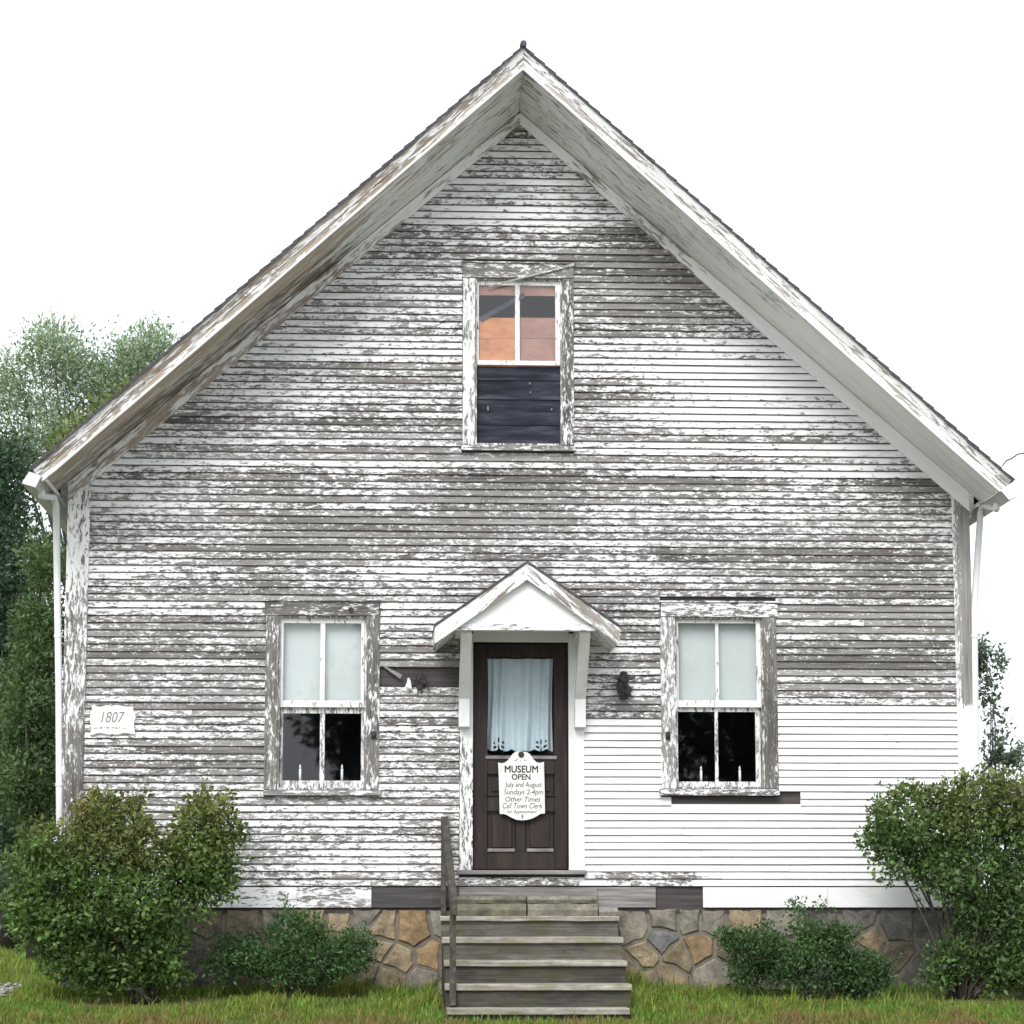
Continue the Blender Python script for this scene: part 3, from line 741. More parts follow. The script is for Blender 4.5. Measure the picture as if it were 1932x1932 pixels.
LW = lower_window(dict(open=(524, 691, 1162, 1490), case=(500, 716, 1136, 1499), sill=(1490, 1499), cov=(0.36, 0.38, 0.40, 0.42),
    sashes=[([(534, 604), (613, 681)], 1175, 1321, 527.5, 687.5, 1164, 1334, 0.028, 0.72), ([(533, 603), (612, 681)], 1345, 1472, 527.5, 687.5, 1327, 1488, 0.066, 0.56)]), 'left')
RW = lower_window(dict(open=(1274, 1441, 1165, 1488), case=(1246, 1466, 1138, 1499), sill=(1488, 1499), cov=(0.54, 0.50, 0.34, 0.50),
    sashes=[([(1281, 1351), (1357, 1428)], 1175, 1321, 1277, 1437.5, 1167, 1334, 0.028, 0.72), ([(1281, 1351), (1357, 1428)], 1342, 1474, 1277, 1437.5, 1327, 1486, 0.066, 0.60)]), 'right')
UW = lower_window(dict(open=(896, 1061, 526, 840), case=(873, 1082, 499, 850), sill=(840, 850), cov=(0.42, 0.60, 0.45, 0.42),
    sashes=[([(903.5, 972), (981, 1048)], 537, 679, 899, 1057.5, 528, 688, 0.020, 0.72)]), 'top')

def bpx(name, mat, px0, px1, py0, py1, y0, y1, parent, paint=None, bevel=0.0):
    r = rect(px0, px1, py0, py1); mb = MB(); mb.box(r[0], r[1], y0, y1, r[2], r[3]); return mb.build(name, mat, parent, paint=paint, bevel=bevel)
# boards nailed behind the upper sash and over the lost lower one
bpx('backing_board', 'board_pink', 899, 1058, 524, 555, 0.055, 0.075, UW); bpx('backing_board', 'board_orange', 899, 976, 597, 636, 0.055, 0.075, UW)
bpx('backing_board', 'board_orange', 899, 976, 636.6, 700, 0.053, 0.073, UW); bpx('backing_board', 'board_pink', 976.5, 1058, 597, 636, 0.056, 0.076, UW)
bpx('backing_board', 'board_pink', 976.5, 1058, 636.6, 700, 0.058, 0.078, UW)
for k, (a, b) in enumerate(((690, 716), (713, 752), (748, 800), (796, 842))):
    r = rect(898.5, 1058.5, a, b); mb = MB(); d = 0.012
    mb.hexa([(r[0], 0.040, r[2]), (r[1], 0.042, r[2]), (r[1], 0.075, r[2]), (r[0], 0.075, r[2]), (r[0], 0.040 + d, r[3]), (r[1], 0.042 + d, r[3]), (r[1], 0.075, r[3]), (r[0], 0.075, r[3])])
    mb.build('cover_board', 'board_black', UW)
for px, py, h in ((1000, 722, 4), (1001, 739, 3.5), (921, 769, 9), (1041, 771, 4)):
    bpx('paint_chip', 'grey_board', px - 1.4, px + 1.4, py - h / 2, py + h / 2, 0.033, 0.038, UW)
# dark prop slanting behind the panes
a = at(906, 603, 0.045); b = at(990, 556, 0.045); mb = MB(); d = (b - a).normalized(); nrm = Vector((-d.z, 0, d.x)) * 0.022
mb.hexa([tuple(a - nrm + Vector((0, -0.006, 0))), tuple(b - nrm + Vector((0, -0.006, 0))), tuple(b - nrm + Vector((0, 0.006, 0))), tuple(a - nrm + Vector((0, 0.006, 0))),
         tuple(a + nrm + Vector((0, -0.006, 0))), tuple(b + nrm + Vector((0, -0.006, 0))), tuple(b + nrm + Vector((0, 0.006, 0))), tuple(a + nrm + Vector((0, 0.006, 0)))])
mb.build('prop', 'board_black', UW)
# shutter dogs
def dog(px, py, w_):
    c = at(px, py, -0.03); mb = MB()
    mb.box(c.x - 0.022, c.x + 0.022, -0.044, -0.0305, c.z - 0.035, c.z + 0.035); mb.box(c.x - 0.010, c.x + 0.014, -0.062, -0.0442, c.z - 0.012, c.z + 0.02)
    mb.build('shutter_dog', 'iron', w_, bevel=0.004)
dog(705, 1387, LW); dog(1260, 1388, RW)
c = at(662, 1150, -0.036); mb = MB(); mb.tube([c + Vector((0, 0.002, 0)), c + Vector((0, -0.02, 0))], 0.022, 10); mb.build('lamp_hole_cover', 'iron', LW)

# loose lath hanging across the upper window
a = at(922, 540, -0.055); b = at(1083, 498, -0.060); mb = MB(); d = (b - a).normalized(); nv = Vector((-d.z, 0, d.x)) * 0.010
mb.hexa([tuple(a - nv), tuple(b - nv * 1.3), tuple(b - nv * 1.3 + Vector((0, 0.012, 0))), tuple(a - nv + Vector((0, 0.012, 0))),
         tuple(a + nv * 0.5), tuple(b + nv), tuple(b + nv + Vector((0, 0.012, 0))), tuple(a + nv * 0.5 + Vector((0, 0.012, 0)))])
tag(mb.build('loose_lath', 'trim_x', paint=0.45), 'thin loose lath hanging slantwise across the top of the upper window', 'lath')
mb = MB(); a = at(721, 1255, -0.03); b = at(757, 1277, -0.06); d = (b - a).normalized(); nv = Vector((-d.z, 0, d.x)) * 0.02
mb.hexa([tuple(a - nv * 0.3), tuple(b - nv), tuple(b - nv + Vector((0, 0.01, 0))), tuple(a - nv * 0.3 + Vector((0, 0.01, 0))),
         tuple(a + nv * 0.3), tuple(b + nv), tuple(b + nv + Vector((0, 0.01, 0))), tuple(a + nv * 0.3 + Vector((0, 0.01, 0)))])
tag(mb.build('board_splinter', 'grey_board'), 'broken grey clapboard splinter dangling beside the left window', 'wood scrap')

# roller shades, candles
for nm, (a, b), lab in (('left', (527, 688), 'pale drawn roller shade in the upper half of the left ground-floor window'), ('right', (1277, 1438), 'pale drawn roller shade in the upper half of the right ground-floor window')):
    r = rect(a, b, 1166, 1336); mb = MB(); n = 14
    for i in range(n + 1):
        z = r[2] + (r[3] - r[2]) * i / n
        for k in range(9):
            x = r[0] + 0.02 + (r[1] - r[0] - 0.04) * k / 8
            mb.v.append((x, 0.118 + 0.006 * noise.noise(Vector((x * 2, z * 1.3, 5))), z))
    for i in range(n):
        for k in range(8): mb.f.append((i * 9 + k, i * 9 + k + 1, i * 9 + k + 10, i * 9 + k + 9))
    sh = mb.build('cloth', 'shade', smooth=True)
    e = empty('roller_shade', (at((a + b) / 2, 1336).x, 0.118, r[2]), lab, 'window shade', 'roller shades')
    sh.parent = e; sh.location = -e.location
    mb = MB(); mb.tube([(r[0] + 0.02, 0.122, r[2]), (r[1] - 0.02, 0.122, r[2])], 0.012, 8); mb.build('hem_bar', 'shade', e)
for px, top, bot, lab in ((566, 1443, 1474, 'white window candle in the left pane of the left ground-floor window'), (645, 1443, 1474, 'white window candle in the right pane of the left ground-floor window'),
                          (1323, 1446, 1476, 'white window candle in the left pane of the right ground-floor window'), (1396, 1446, 1476, 'white window candle in the right pane of the right ground-floor window')):
    c = at(px, bot, 0.135); t = at(px, top, 0.135); H = t.z - c.z
    e = empty('window_candle', (c.x, 0.135, c.z - 0.04), lab, 'candle', 'electric candles in the windows')
    mb = MB(); mb.lathe((c.x, 0.135, c.z - 0.04), [(0.03, 0), (0.032, 0.008), (0.026, 0.02), (0.014, 0.024)], 12); mb.build('base', 'candle', e, smooth=True)
    mb = MB(); mb.lathe((c.x, 0.135, c.z - 0.016), [(0.0115, 0), (0.0115, H - 0.02)], 10); mb.build('stick', 'candle', e, smooth=True)
    mb = MB(); mb.lathe((c.x, 0.135, c.z + H - 0.036), [(0.006, 0), (0.010, 0.012), (0.008, 0.026), (0.001, 0.042)], 10); mb.build('bulb', 'candle', e, smooth=True)

# ------------------------------------------------------------------ door
DY = 0.035
def dr(a, b, c, d): return rect(a, b, c, d)
mb = MB(); L, Rr = dr(893.5, 920, 1214, 1640), dr(1046, 1071, 1214, 1640)
mb.box(L[0], L[1], DY, DY + 0.045, L[2], L[3]); mb.box(Rr[0], Rr[1], DY, DY + 0.045, Rr[2], Rr[3])
for y0, y1 in ((1214, 1239), (1424, 1459), (1500, 1529), (1606, 1640)):
    q = dr(920, 1046, y0, y1); mb.box(L[1], Rr[0], DY + 0.002, DY + 0.044, q[2], q[3])
q = dr(974, 992, 1529, 1606); mb.box(q[0], q[1], DY + 0.003, DY + 0.043, q[2], q[3])
DOOR = mb.build('door', 'door', HOUSE, bevel=0.003)
for a, b, y0, y1 in ((920, 1046, 1458, 1501), (920, 974, 1528, 1607), (992, 1046, 1528, 1607)):
    q = dr(a, b, y0, y1); mb = MB()
    i = 0.035
    mb.hexa([(q[0], DY + 0.020, q[2]), (q[1], DY + 0.020, q[2]), (q[1], DY + 0.035, q[2]), (q[0], DY + 0.035, q[2]), (q[0], DY + 0.020, q[3]), (q[1], DY + 0.020, q[3]), (q[1], DY + 0.035, q[3]), (q[0], DY + 0.035, q[3])])
    mb.box(q[0] + i, q[1] - i, DY + 0.008, DY + 0.0198, q[2] + i, q[3] - i)
    mb.build('panel', 'door', DOOR, bevel=0.006)
for a, b, y in ((916, 1051, 1429), (920, 972, 1604), (994, 1045, 1604), (918, 1048, 1530), (918, 1048, 1459.5), (918, 1048, 1501)):
    q = dr(a, b, y - (3.2 if y in (1429, 1604) else 1.2), y + (3.2 if y in (1429, 1604) else 1.2)); mb = MB(); mb.box(q[0], q[1], DY - 0.014, DY + 0.0015, q[2], q[3]); mb.build('moulding', 'door_ledge' if y in (1429, 1604) else 'door', DOOR, bevel=0.004)
q = dr(918, 1048, 1237, 1426); mb = MB(); mb.box(q[0], q[1], DY + 0.018, DY + 0.021, q[2], q[3]); mb.build('pane', 'glass', DOOR)
# curtain
q = dr(921, 1044, 1241, 1418); mb = MB(); nx_, nz_ = 90, 40
for i in range(nz_ + 1):
    t = i / nz_
    for k in range(nx_ + 1):
        u = k / nx_; x = q[0] + (q[1] - q[0]) * u
        fold = 0.026 * math.sin(u * 40 + 1.9 * math.sin(u * 6) + 0.8 * t) * (0.45 + 0.55 * t) + 0.016 * math.sin(u * 17 + 2 * t)
        sc = 0.020 * abs(math.sin(u * math.pi * 5.5)) - 0.05 * math.exp(-((u - 0.50) / 0.10) ** 2) * -0.3
        zb_ = q[2] + 0.03 - sc
        mb.v.append((x + 0.006 * math.sin(t * 4 + u * 9), 0.112 + fold, zb_ + (q[3] - zb_) * (1 - t)))
for i in range(nz_):
    for k in range(nx_):
        a = i * (nx_ + 1) + k
        # cut-work motifs near the hem
        t = i / nz_; u = k / nx_; hole = False
        for cu in (0.17, 0.83):
            du, dt = (u - cu) * 0.59, (t - 0.93) * 0.85
            rr = math.hypot(du, dt); an = math.atan2(dt, du)
            if 0.012 < rr < 0.052 and abs(math.sin(an * 3)) > 0.86: hole = True
        if not hole: mb.f.append((a, a + 1, a + nx_ + 2, a + nx_ + 1))
cu = mb.build('lace_curtain', 'curtain', smooth=True)
tag(cu, 'bluish white gathered lace curtain hanging behind the door glass', 'curtain')
# room behind the curtain is closed by a vestibule back wall, dark
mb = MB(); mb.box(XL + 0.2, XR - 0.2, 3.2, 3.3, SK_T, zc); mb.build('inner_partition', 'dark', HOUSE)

# door casing, frame, threshold
def cov_door_l(x, y, z):
    px, py = proj(x, y, z); return 0.9 if py < 1380 else 0.58
for k, (a, b, cv) in enumerate(((867, 892, cov_door_l), (1072.5, 1102, 1.3))):
    r = rect(a, b, 1196, 1642); mb = MB(); n = 18
    for z in np.linspace(r[2], r[3], n): mb.v += [(r[0], -0.032, z), (r[1], -0.032, z), (r[1], 0.10, z), (r[0], 0.10, z)]
    for i in range(n - 1):
        for q in range(4): mb.f.append((4 * i + q, 4 * i + (q + 1) % 4, 4 * i + 4 + (q + 1) % 4, 4 * i + 4 + q))
    mb.f += [(3, 2, 1, 0), (4 * n - 4, 4 * n - 3, 4 * n - 2, 4 * n - 1)]
    mb.build('door_casing', 'trim_z', HOUSE, paint=cv, bevel=0.003)
bpx('door_head', 'trim_x', 892.4, 1072.2, 1190, 1212, -0.030, 0.10, HOUSE, paint=1.1, bevel=0.003)
r = rect(862, 1106, 1642, 1650); mb = MB(); mb.box(r[0], r[1], -0.075, 0.10, r[2], r[3]); mb.build('threshold', 'grey_board', HOUSE, bevel=0.004)
# hood over the door
HY = -0.80
hp = lambda a, b, y=HY: (at(a, b, y).x, at(a, b, y).z)
hA, hL, hR = hp(995, 1058), hp(819, 1178), hp(1170, 1180)
TH = 0.166                                               # vertical depth of the rake boards
hood = MB()
hood.prism([(hA[0], hA[1]), (hL[0], hL[1]), (hL[0], hL[1] - 0.022), (hA[0], hA[1] - 0.022)], HY - 0.03, -0.015)
hood.prism([(hA[0], hA[1]), (hA[0], hA[1] - 0.022), (hR[0], hR[1] - 0.022), (hR[0], hR[1])], HY - 0.03, -0.015)
HOOD = hood.build('door_hood', 'shingle', HOUSE)
for s, T_ in ((-1, hL), (1, hR)):
    x0, z0 = hA[0], hA[1] - 0.023; x1, z1 = T_[0] - s * 0.006, T_[1] - 0.023
    mb = MB(); n = 8
    for i in range(n + 1):
        t = i / n; x = x0 + (x1 - x0) * t; zz = z0 + (z1 - z0) * t
        mb.v += [(x, HY - 0.012, zz - TH + 0.02), (x, HY - 0.020, zz), (x, HY + 0.012, zz), (x, HY + 0.012, zz - TH + 0.02)]
    for i in range(n):
        k = 4 * i
        for q in range(4): mb.f.append((k + q, k + (q + 1) % 4, k + 4 + (q + 1) % 4, k + 4 + q))
    mb.f += [(3, 2, 1, 0), (4 * n, 4 * n + 1, 4 * n + 2, 4 * n + 3)]
    if s < 0: mb.f = [tuple(reversed(q)) for q in mb.f]
    mb.build('rake_board', 'rake_l' if s < 0 else 'rake_r', HOOD, paint=0.66 if s < 0 else 0.58)
    # underside boards and eave trim
    mb = MB(); mb.prism([(x0, z0 - 0.001), (x1, z1 - 0.001), (x1, z1 - 0.02), (x0, z0 - 0.02)], HY + 0.0125, -0.016); mb.build('roof_boards', 'trim_x', HOOD, paint=0.7)
    xb_ = at(863 if s < 0 else 1116, 1190, HY).x; zb2 = z0 + (z1 - z0) * (xb_ - x0) / (x1 - x0)
    mb = MB(); mb.prism([(x1 - s * 0.019, z1 - TH + 0.022), (xb_, zb2 - TH + 0.022), (xb_, zb2 - TH + 0.038), (x1 - s * 0.019, z1 - TH + 0.038)], HY + 0.0125, -0.017); mb.build('hood_soffit', 'trim_x', HOOD, paint=0.6)
    mb = MB(); mb.box(x1 - s * 0.018, x1, HY + 0.0125, -0.017, z1 - 0.105, z1 - 0.0205); mb.build('eave_board', 'trim_x', HOOD, paint=0.8)
# tympanum and beam
b0, b1 = at(861, 1183, HY).x, at(1121, 1183, HY).x; bt, bb = at(990, 1177, HY).z, at(990, 1189, HY).z
mb = MB()
def under(x, s): T_ = hL if s < 0 else hR; return hA[1] - 0.045 + (T_[1] - hA[1]) * (x - hA[0]) / (T_[0] - hA[0])
mb.prism([(b0, bt), (b1, bt), (b1, under(b1, 1)), (hA[0], hA[1] - 0.046), (b0, under(b0, -1))], HY + 0.05, HY + 0.075)
mb.build('tympanum', 'trim_x', HOOD, paint=1.0)
mb = MB(); mb.box(b0 - 0.02, b1 + 0.02, HY + 0.030, HY + 0.10, bb, bt); mb.build('beam', 'trim_x', HOOD, paint=0.66, bevel=0.004)
for s, (a, b) in ((-1, (862, 884)), (1, (1093, 1117))):
    xa, xb = at(a, 1190, HY).x, at(b, 1190, HY).x
    mb = MB(); mb.box(xa, xb, HY + 0.10, -0.016, bb, bb + 0.05); mb.build('side_beam', 'trim_x', HOOD, paint=1.0, bevel=0.003)
# side walls of the hood between beam and roof
for s, (a, b) in ((-1, (865, 885)), (1, (1083, 1103))):
    xa, xb = at(a, 1340).x, at(b, 1340).x; zt_ = bb; z1_ = at(980, 1321).z; z2_ = at(980, 1375).z
    mb = MB()
    sec = [(-0.034 + 0.0, z2_), (-0.13, z2_ + 0.01), (-0.145, z1_), (HY + 0.115, zt_ - 0.03), (HY + 0.115, zt_ - 0.001), (HY + 0.28, zt_ - 0.001), (-0.034, z1_ - 0.02)]
    n = len(sec); mb.v = [(xa, p[0], p[1]) for p in sec] + [(xb, p[0], p[1]) for p in sec]
    mb.f = [tuple(range(n)), tuple(reversed(range(n, 2 * n)))] + [((i + 1) % n, i, i + n, (i + 1) % n + n) for i in range(n)]
    mb.build('brace', 'trim_z', HOOD, paint=1.05)

# ------------------------------------------------------------------ things fixed to the front
# remains of the two lamp brackets
def ragged(name, c, w_, h_, d_, seed, label):
    e = empty(name, (c.x, c.y, c.z - h_ / 2), label, 'bracket', 'corroded brackets beside the door')
    rnd = random.Random(seed); mb = MB(); n, m_ = 9, 7
    for i in range(m_ + 1):
        t = i / m_
        for k in range(n):
            a = 2 * math.pi * k / n; r = (0.35 + 0.65 * math.sin(math.pi * min(max(t * 0.86 + 0.10, 0), 1))) * (0.45 + 0.85 * rnd.random())
            mb.v.append((c.x + w_ / 2 * r * math.cos(a), c.y - d_ / 2 + d_ / 2 * r * math.sin(a), c.z - h_ / 2 + h_ * t + 0.05 * (rnd.random() - 0.5)))
    for i in range(m_):
        for k in range(n): mb.f.append((i * n + k, i * n + (k + 1) % n, (i + 1) * n + (k + 1) % n, (i + 1) * n + k))
    mb.f += [tuple(reversed(range(n))), tuple(range(m_ * n, m_ * n + n))]
    mb.build('shell', 'iron', e)
    for q in range(4):
        a = rnd.uniform(0, 6.28); p = c + Vector((0.3 * w_ * math.cos(a), -d_ * 0.5, 0.3 * h_ * math.sin(a)))
        mb = MB(); mb.tube([p, p + Vector((math.cos(a) * 0.05, -0.01, math.sin(a) * 0.05)), p + Vector((math.cos(a) * 0.09, 0.015, math.sin(a) * 0.075 - 0.015))], [0.007, 0.006, 0.003], 6); mb.build('tine', 'iron', e)
    return e
ragged('rusty_bracket', at(1176, 1294, -0.022), 0.12, 0.23, 0.09, 4, 'dark corroded lamp bracket on the clapboards right of the door')
lb = ragged('rusty_bracket', at(793, 1284, -0.012), 0.11, 0.13, 0.07, 9, 'dark corroded lamp bracket in the bare strip left of the door')
mb = MB(); c = at(770, 1290, -0.06); mb.prism([(c.x - 0.03, c.z - 0.03), (c.x + 0.035, c.z - 0.05), (c.x + 0.025, c.z + 0.02), (c.x + 0.01, c.z + 0.055), (c.x - 0.005, c.z + 0.05), (c.x - 0.012, c.z + 0.01)], c.y, c.y + 0.012)
mb.build('porcelain_shard', 'clean_white', lb, bevel=0.003)

# museum sign on the door
SG = lambda u, v, y: (at(926.8 + u * 0.07791, 1410 + v * 0.07791, y).x, at(926.8 + u * 0.07791, 1410 + v * 0.07791, y).z)
SY = -0.012
outl = [(168, 360), (235, 388), (330, 372), (400, 318), (455, 250), (510, 170), (570, 120), (640, 104), (725, 100), (800, 104), (870, 118), (930, 158), (985, 230), (1040, 310), (1100, 362), (1180, 380), (1276, 350),
        (1288, 700), (1296, 1100), (1304, 1605), (1200, 1612), (1120, 1660), (1010, 1722), (880, 1760), (750, 1772), (610, 1758), (490, 1705), (390, 1645), (310, 1618), (205, 1618), (196, 1200), (186, 800)]
bl = SG(750, 1772, SY)
sign = empty('museum_sign', (bl[0], SY, bl[1]), 'white shaped museum notice board hanging on the dark front door', 'sign')
mb = MB(); mb.prism([SG(u, v, SY) for u, v in outl], SY, SY + 0.018); mb.build('board', 'sign', sign, bevel=0.003)
for u0, u1, v0, v1 in ((222, 222, 420, 1570), (1258, 1262, 420, 1570)):
    a, b = SG(u0, v0, SY), SG(u1, v1, SY); mb = MB(); mb.tube([(a[0], SY - 0.001, a[1]), (b[0], SY - 0.001, b[1])], 0.0028, 6); mb.build('border_bead', 'sign', sign)
c = SG(725, 172, SY); mb = MB(); mb.tube([(c[0], SY + 0.004, c[1]), (c[0], SY - 0.012, c[1]), (c[0], SY - 0.020, c[1])], [0.027, 0.026, 0.012], 16); mb.build('knob', 'iron', sign)
def text(body, x0, x1, zb_, zt_, y, mat, parent, shear=0.0, name='lettering', bold=0.0):
    cv = bpy.data.curves.new(name, 'FONT'); cv.body = body; cv.shear = shear; cv.extrude = 0.0006; cv.bevel_depth = bold; cv.bevel_resolution = 0; cv.resolution_u = 3
    ob = bpy.data.objects.new(name, cv); COL.objects.link(ob)
    bpy.context.view_layer.update()
    me = bpy.data.meshes.new_from_object(ob.evaluated_get(bpy.context.evaluated_depsgraph_get()))
    bpy.data.objects.remove(ob); bpy.data.curves.remove(cv)
    co = np.array([v.co[:] for v in me.vertices]); mn, mx_ = co.min(0), co.max(0)
    sx = (x1 - x0) / (mx_[0] - mn[0]); sz = (zt_ - zb_) / (mx_[1] - mn[1]); off = wloc(parent)
    for v in me.vertices:
        p = v.co.copy(); v.co = (x0 + (p.x - mn[0]) * sx - off.x, y - min(max(p.z, -0.0006), 0.0006) - off.y - 0.0008, zb_ + (p.y - mn[1]) * sz - off.z)
    me.materials.clear(); me.materials.append(M[mat]); me.update()
    o = bpy.data.objects.new(name, me); COL.objects.link(o); o.parent = parent
    return o
def sgtext(body, u0, u1, v0, v1, **kw):
    a, b = SG(u0, v1, SY), SG(u1, v0, SY); text(body, a[0], b[0], a[1], b[1], SY, 'ink', sign, **kw)
sgtext('MUSEUM', 325, 1135, 440, 615, bold=0.022); sgtext('OPEN', 495, 950, 645, 790, bold=0.02)
sgtext('July and August', 335, 1225, 840, 1000, shear=0.08); sgtext('Sundays 2-4pm', 310, 1255, 1020, 1180, shear=0.15)
sgtext('Other Times', 345, 1190, 1195, 1315, shear=0.22); sgtext('Call Town Clerk', 275, 1245, 1350, 1480, shear=0.22)
sgtext('for Appointment', 390, 1105, 1520, 1620, shear=0.22)
for u, v in ((262, 540), (1188, 515), (1195, 1520), (305, 1520), (712, 325)):
    a = SG(u, v, SY); mb = MB(); mb.tube([(a[0], SY + 0.001, a[1]), (a[0], SY - 0.002, a[1])], 0.0045, 8); mb.build('dot', 'ink', sign)
for poly in ([(545, 320), (590, 310), (640, 260), (655, 262), (610, 325), (560, 335)], [(790, 270), (805, 268), (815, 310), (860, 315), (850, 330), (800, 325)], [(720, 1660), (760, 1620), (790, 1665), (765, 1705), (772, 1740), (740, 1740), (745, 1705)]):
    mb = MB(); mb.prism([SG(u, v, SY) for u, v in poly], SY - 0.0015, SY + 0.001); mb.build('flourish', 'grey_ink', sign)

# 1807 plaque
PG = lambda u, v, y: (at(150.5 + u * 0.0656, 1314.9 + v * 0.0656, y).x, at(150.5 + u * 0.0656, 1314.9 + v * 0.0656, y).z)
PY = -0.045
pol = [(320, 228), (400, 235), (470, 272), (600, 288), (720, 262), (860, 236), (930, 268), (990, 236), (1130, 245), (1270, 275), (1400, 290), (1525, 262), (1545, 330), (1530, 390), (1575, 450), (1600, 520), (1612, 590), (1580, 680), (1560, 780),
       (1560, 880), (1580, 960), (1602, 1072), (1500, 1080), (1400, 1052), (1250, 1046), (1120, 1085), (1000, 1092), (940, 1070), (860, 1096), (740, 1070), (600, 1046), (480, 1056), (380, 1100), (275, 1088), (310, 1000), (330, 870), (300, 740), (285, 640), (296, 540), (335, 450), (350, 330)]
pb = PG(950, 1096, PY)
plq = empty('date_plaque', (pb[0], PY, pb[1]), 'small white scalloped plaque reading 1807 at the left end of the clapboards', 'plaque')
mb = MB(); mb.prism([PG(u, v, PY) for u, v in pol], PY, PY + 0.02); mb.build('board', 'sign', plq, bevel=0.003)
a, b = PG(610, 735, PY), PG(1300, 425, PY); text('1807', a[0], b[0], a[1], b[1], PY, 'grey_ink', plq, shear=0.25)
for u0, u1, v0, v1 in ((415, 455, 880, 915), (475, 530, 880, 905), (570, 650, 870, 910), (690, 720, 870, 890), (750, 850, 870, 905), (930, 985, 870, 900), (1020, 1090, 875, 910), (1125, 1145, 850, 915), (1250, 1340, 895, 910)):
    a, b = PG(u0, v1, PY), PG(u1, v0, PY); mb = MB(); mb.box(a[0], b[0], PY - 0.0014, PY + 0.001, a[1], b[1]); mb.build('small_print', 'grey_ink', plq)

# wire leaving the right roof edge
w0 = at(1891, 879, -OH - 0.02); mb = MB()
pts_ = [w0, at(1899, 869, -OH - 0.1), at(1909, 865, -OH - 0.3), at(1920, 857, -0.9 - OH), at(1936, 854, -1.6 - OH), at(2100, 800, -5.0), at(2600, 640, -12)]
mb.tube(pts_, 0.006, 6); tag(mb.build('utility_wire', 'wire', smooth=True), 'thin dark wire curving off the right end of the roof edge', 'wire')

# ------------------------------------------------------------------ steps
TR = [(830, 1169, 1727.5, 1738, -0.55), (834, 1177, 1767, 1780, -0.83), (838, 1184, 1811, 1823.5, -1.11), (840, 1193, 1856, 1869, -1.39), (843, 1189, 1902, 1915, -1.67)]
base = at(1015, 1918, -1.67)
STEPS = empty('front_steps', (base.x, -1.1, gz(0, -1.4)), 'weathered plank steps leading up to the front door', 'steps')
tz = []
for i, (a, b, y0, y1, Y) in enumerate(TR):
    p, q = at(a, y1, Y), at(b, y1, Y); zt_ = at((a + b) / 2, y0 + 1.2, Y).z; zb_ = at((a + b) / 2, y1, Y).z
    tz.append((p.x, q.x, zb_, zt_, Y))
for i, (x0, x1, zb_, zt_, Y) in enumerate(tz):
    yb = (Y + 0.32)
    mb = MB(); n = 10
    for k in range(n + 1):
        x = x0 + (x1 - x0) * k / n; e1 = 0.004 * noise.noise(Vector((x * 3, i * 2.3, 0))); e2 = 0.014 * noise.noise(Vector((x * 5, i * 2.3, 4)))
        mb.v += [(x, Y + e2, zb_ + e1), (x, Y + e2, zt_ + e1), (x, yb, zt_ + e1), (x, yb, zb_ + e1)]
    for k in range(n):
        for q in range(4): mb.f.append((4 * k + q, 4 * k + (q + 1) % 4, 4 * k + 4 + (q + 1) % 4, 4 * k + 4 + q))
    mb.f += [(3, 2, 1, 0), (4 * n, 4 * n + 1, 4 * n + 2, 4 * n + 3)]
    mb.build('tread', 'tread', STEPS, bevel=0.006)
    # riser beneath
    lo = tz[i + 1][3] - 0.005 if i + 1 < len(tz) else gz(0, Y) - 0.08
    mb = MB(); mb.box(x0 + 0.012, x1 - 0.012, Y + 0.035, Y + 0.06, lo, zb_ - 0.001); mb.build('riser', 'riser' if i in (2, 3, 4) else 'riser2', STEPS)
for x in (tz[0][0] + 0.03, tz[0][1] - 0.05):
    # stringer: stepped side
    pr = []
    for i, (x0, x1, zb_, zt_, Y) in enumerate(tz): pr += [(Y + 0.062, zb_ - 0.002), (Y + 0.062, (tz[i + 1][2] - 0.002) if i + 1 < 5 else gz(0, Y) - 0.1)]
    pr = [(-0.03, tz[0][2] - 0.002)] + pr + [(-0.03, gz(0, 0) - 0.1)]
    n = len(pr); mb = MB(); mb.v = [(x, p[0], p[1]) for p in pr] + [(x + 0.04, p[0], p[1]) for p in pr]
    mb.f = [tuple(range(n)), tuple(reversed(range(n, 2 * n)))] + [((i + 1) % n, i, i + n, (i + 1) % n + n) for i in range(n)]
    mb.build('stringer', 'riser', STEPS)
# stone slabs at the head of the steps
sb = at(995, 1727, -0.30)
LAND = empty('stone_slabs', (sb.x, -0.2, sb.z), 'rough grey stone slabs bedded under the door above the plank steps', 'stone step')
def slab(a, b, y0, y1, Y, col):
    p, q = at(a, y1, Y), at(b, y1, Y); t = at((a + b) / 2, y0, Y).z; mb = MB(); n = 12
    for k in range(n + 1):
        x = p.x + (q.x - p.x) * k / n; e = 0.012 * noise.noise(Vector((x * 6, y0, 2))); f = 0.010 * noise.noise(Vector((x * 7, y0, 9)))
        mb.v += [(x, Y + 0.015 + e, p.z), (x, Y + e, (p.z + t) / 2), (x, Y + 0.012 + e, t + f), (x, -0.04, t + f * 0.3), (x, -0.04, p.z)]
    for k in range(n):
        for r_ in range(5): mb.f.append((5 * k + r_, 5 * k + (r_ + 1) % 5, 5 * k + 5 + (r_ + 1) % 5, 5 * k + 5 + r_))
    mb.f += [(4, 3, 2, 1, 0), tuple(range(5 * n, 5 * n + 5))]
    o = mb.build('slab', 'stone', LAND)
    ca = o.data.attributes.new('stonecol', 'FLOAT_COLOR', 'POINT'); ca.data.foreach_set('color', [v for _ in mb.v for v in (*col, 1.0)])
slab(863, 992, 1691, 1704, -0.20, (0.20, 0.19, 0.15)); slab(995, 1126, 1691, 1704, -0.22, (0.23, 0.22, 0.185))
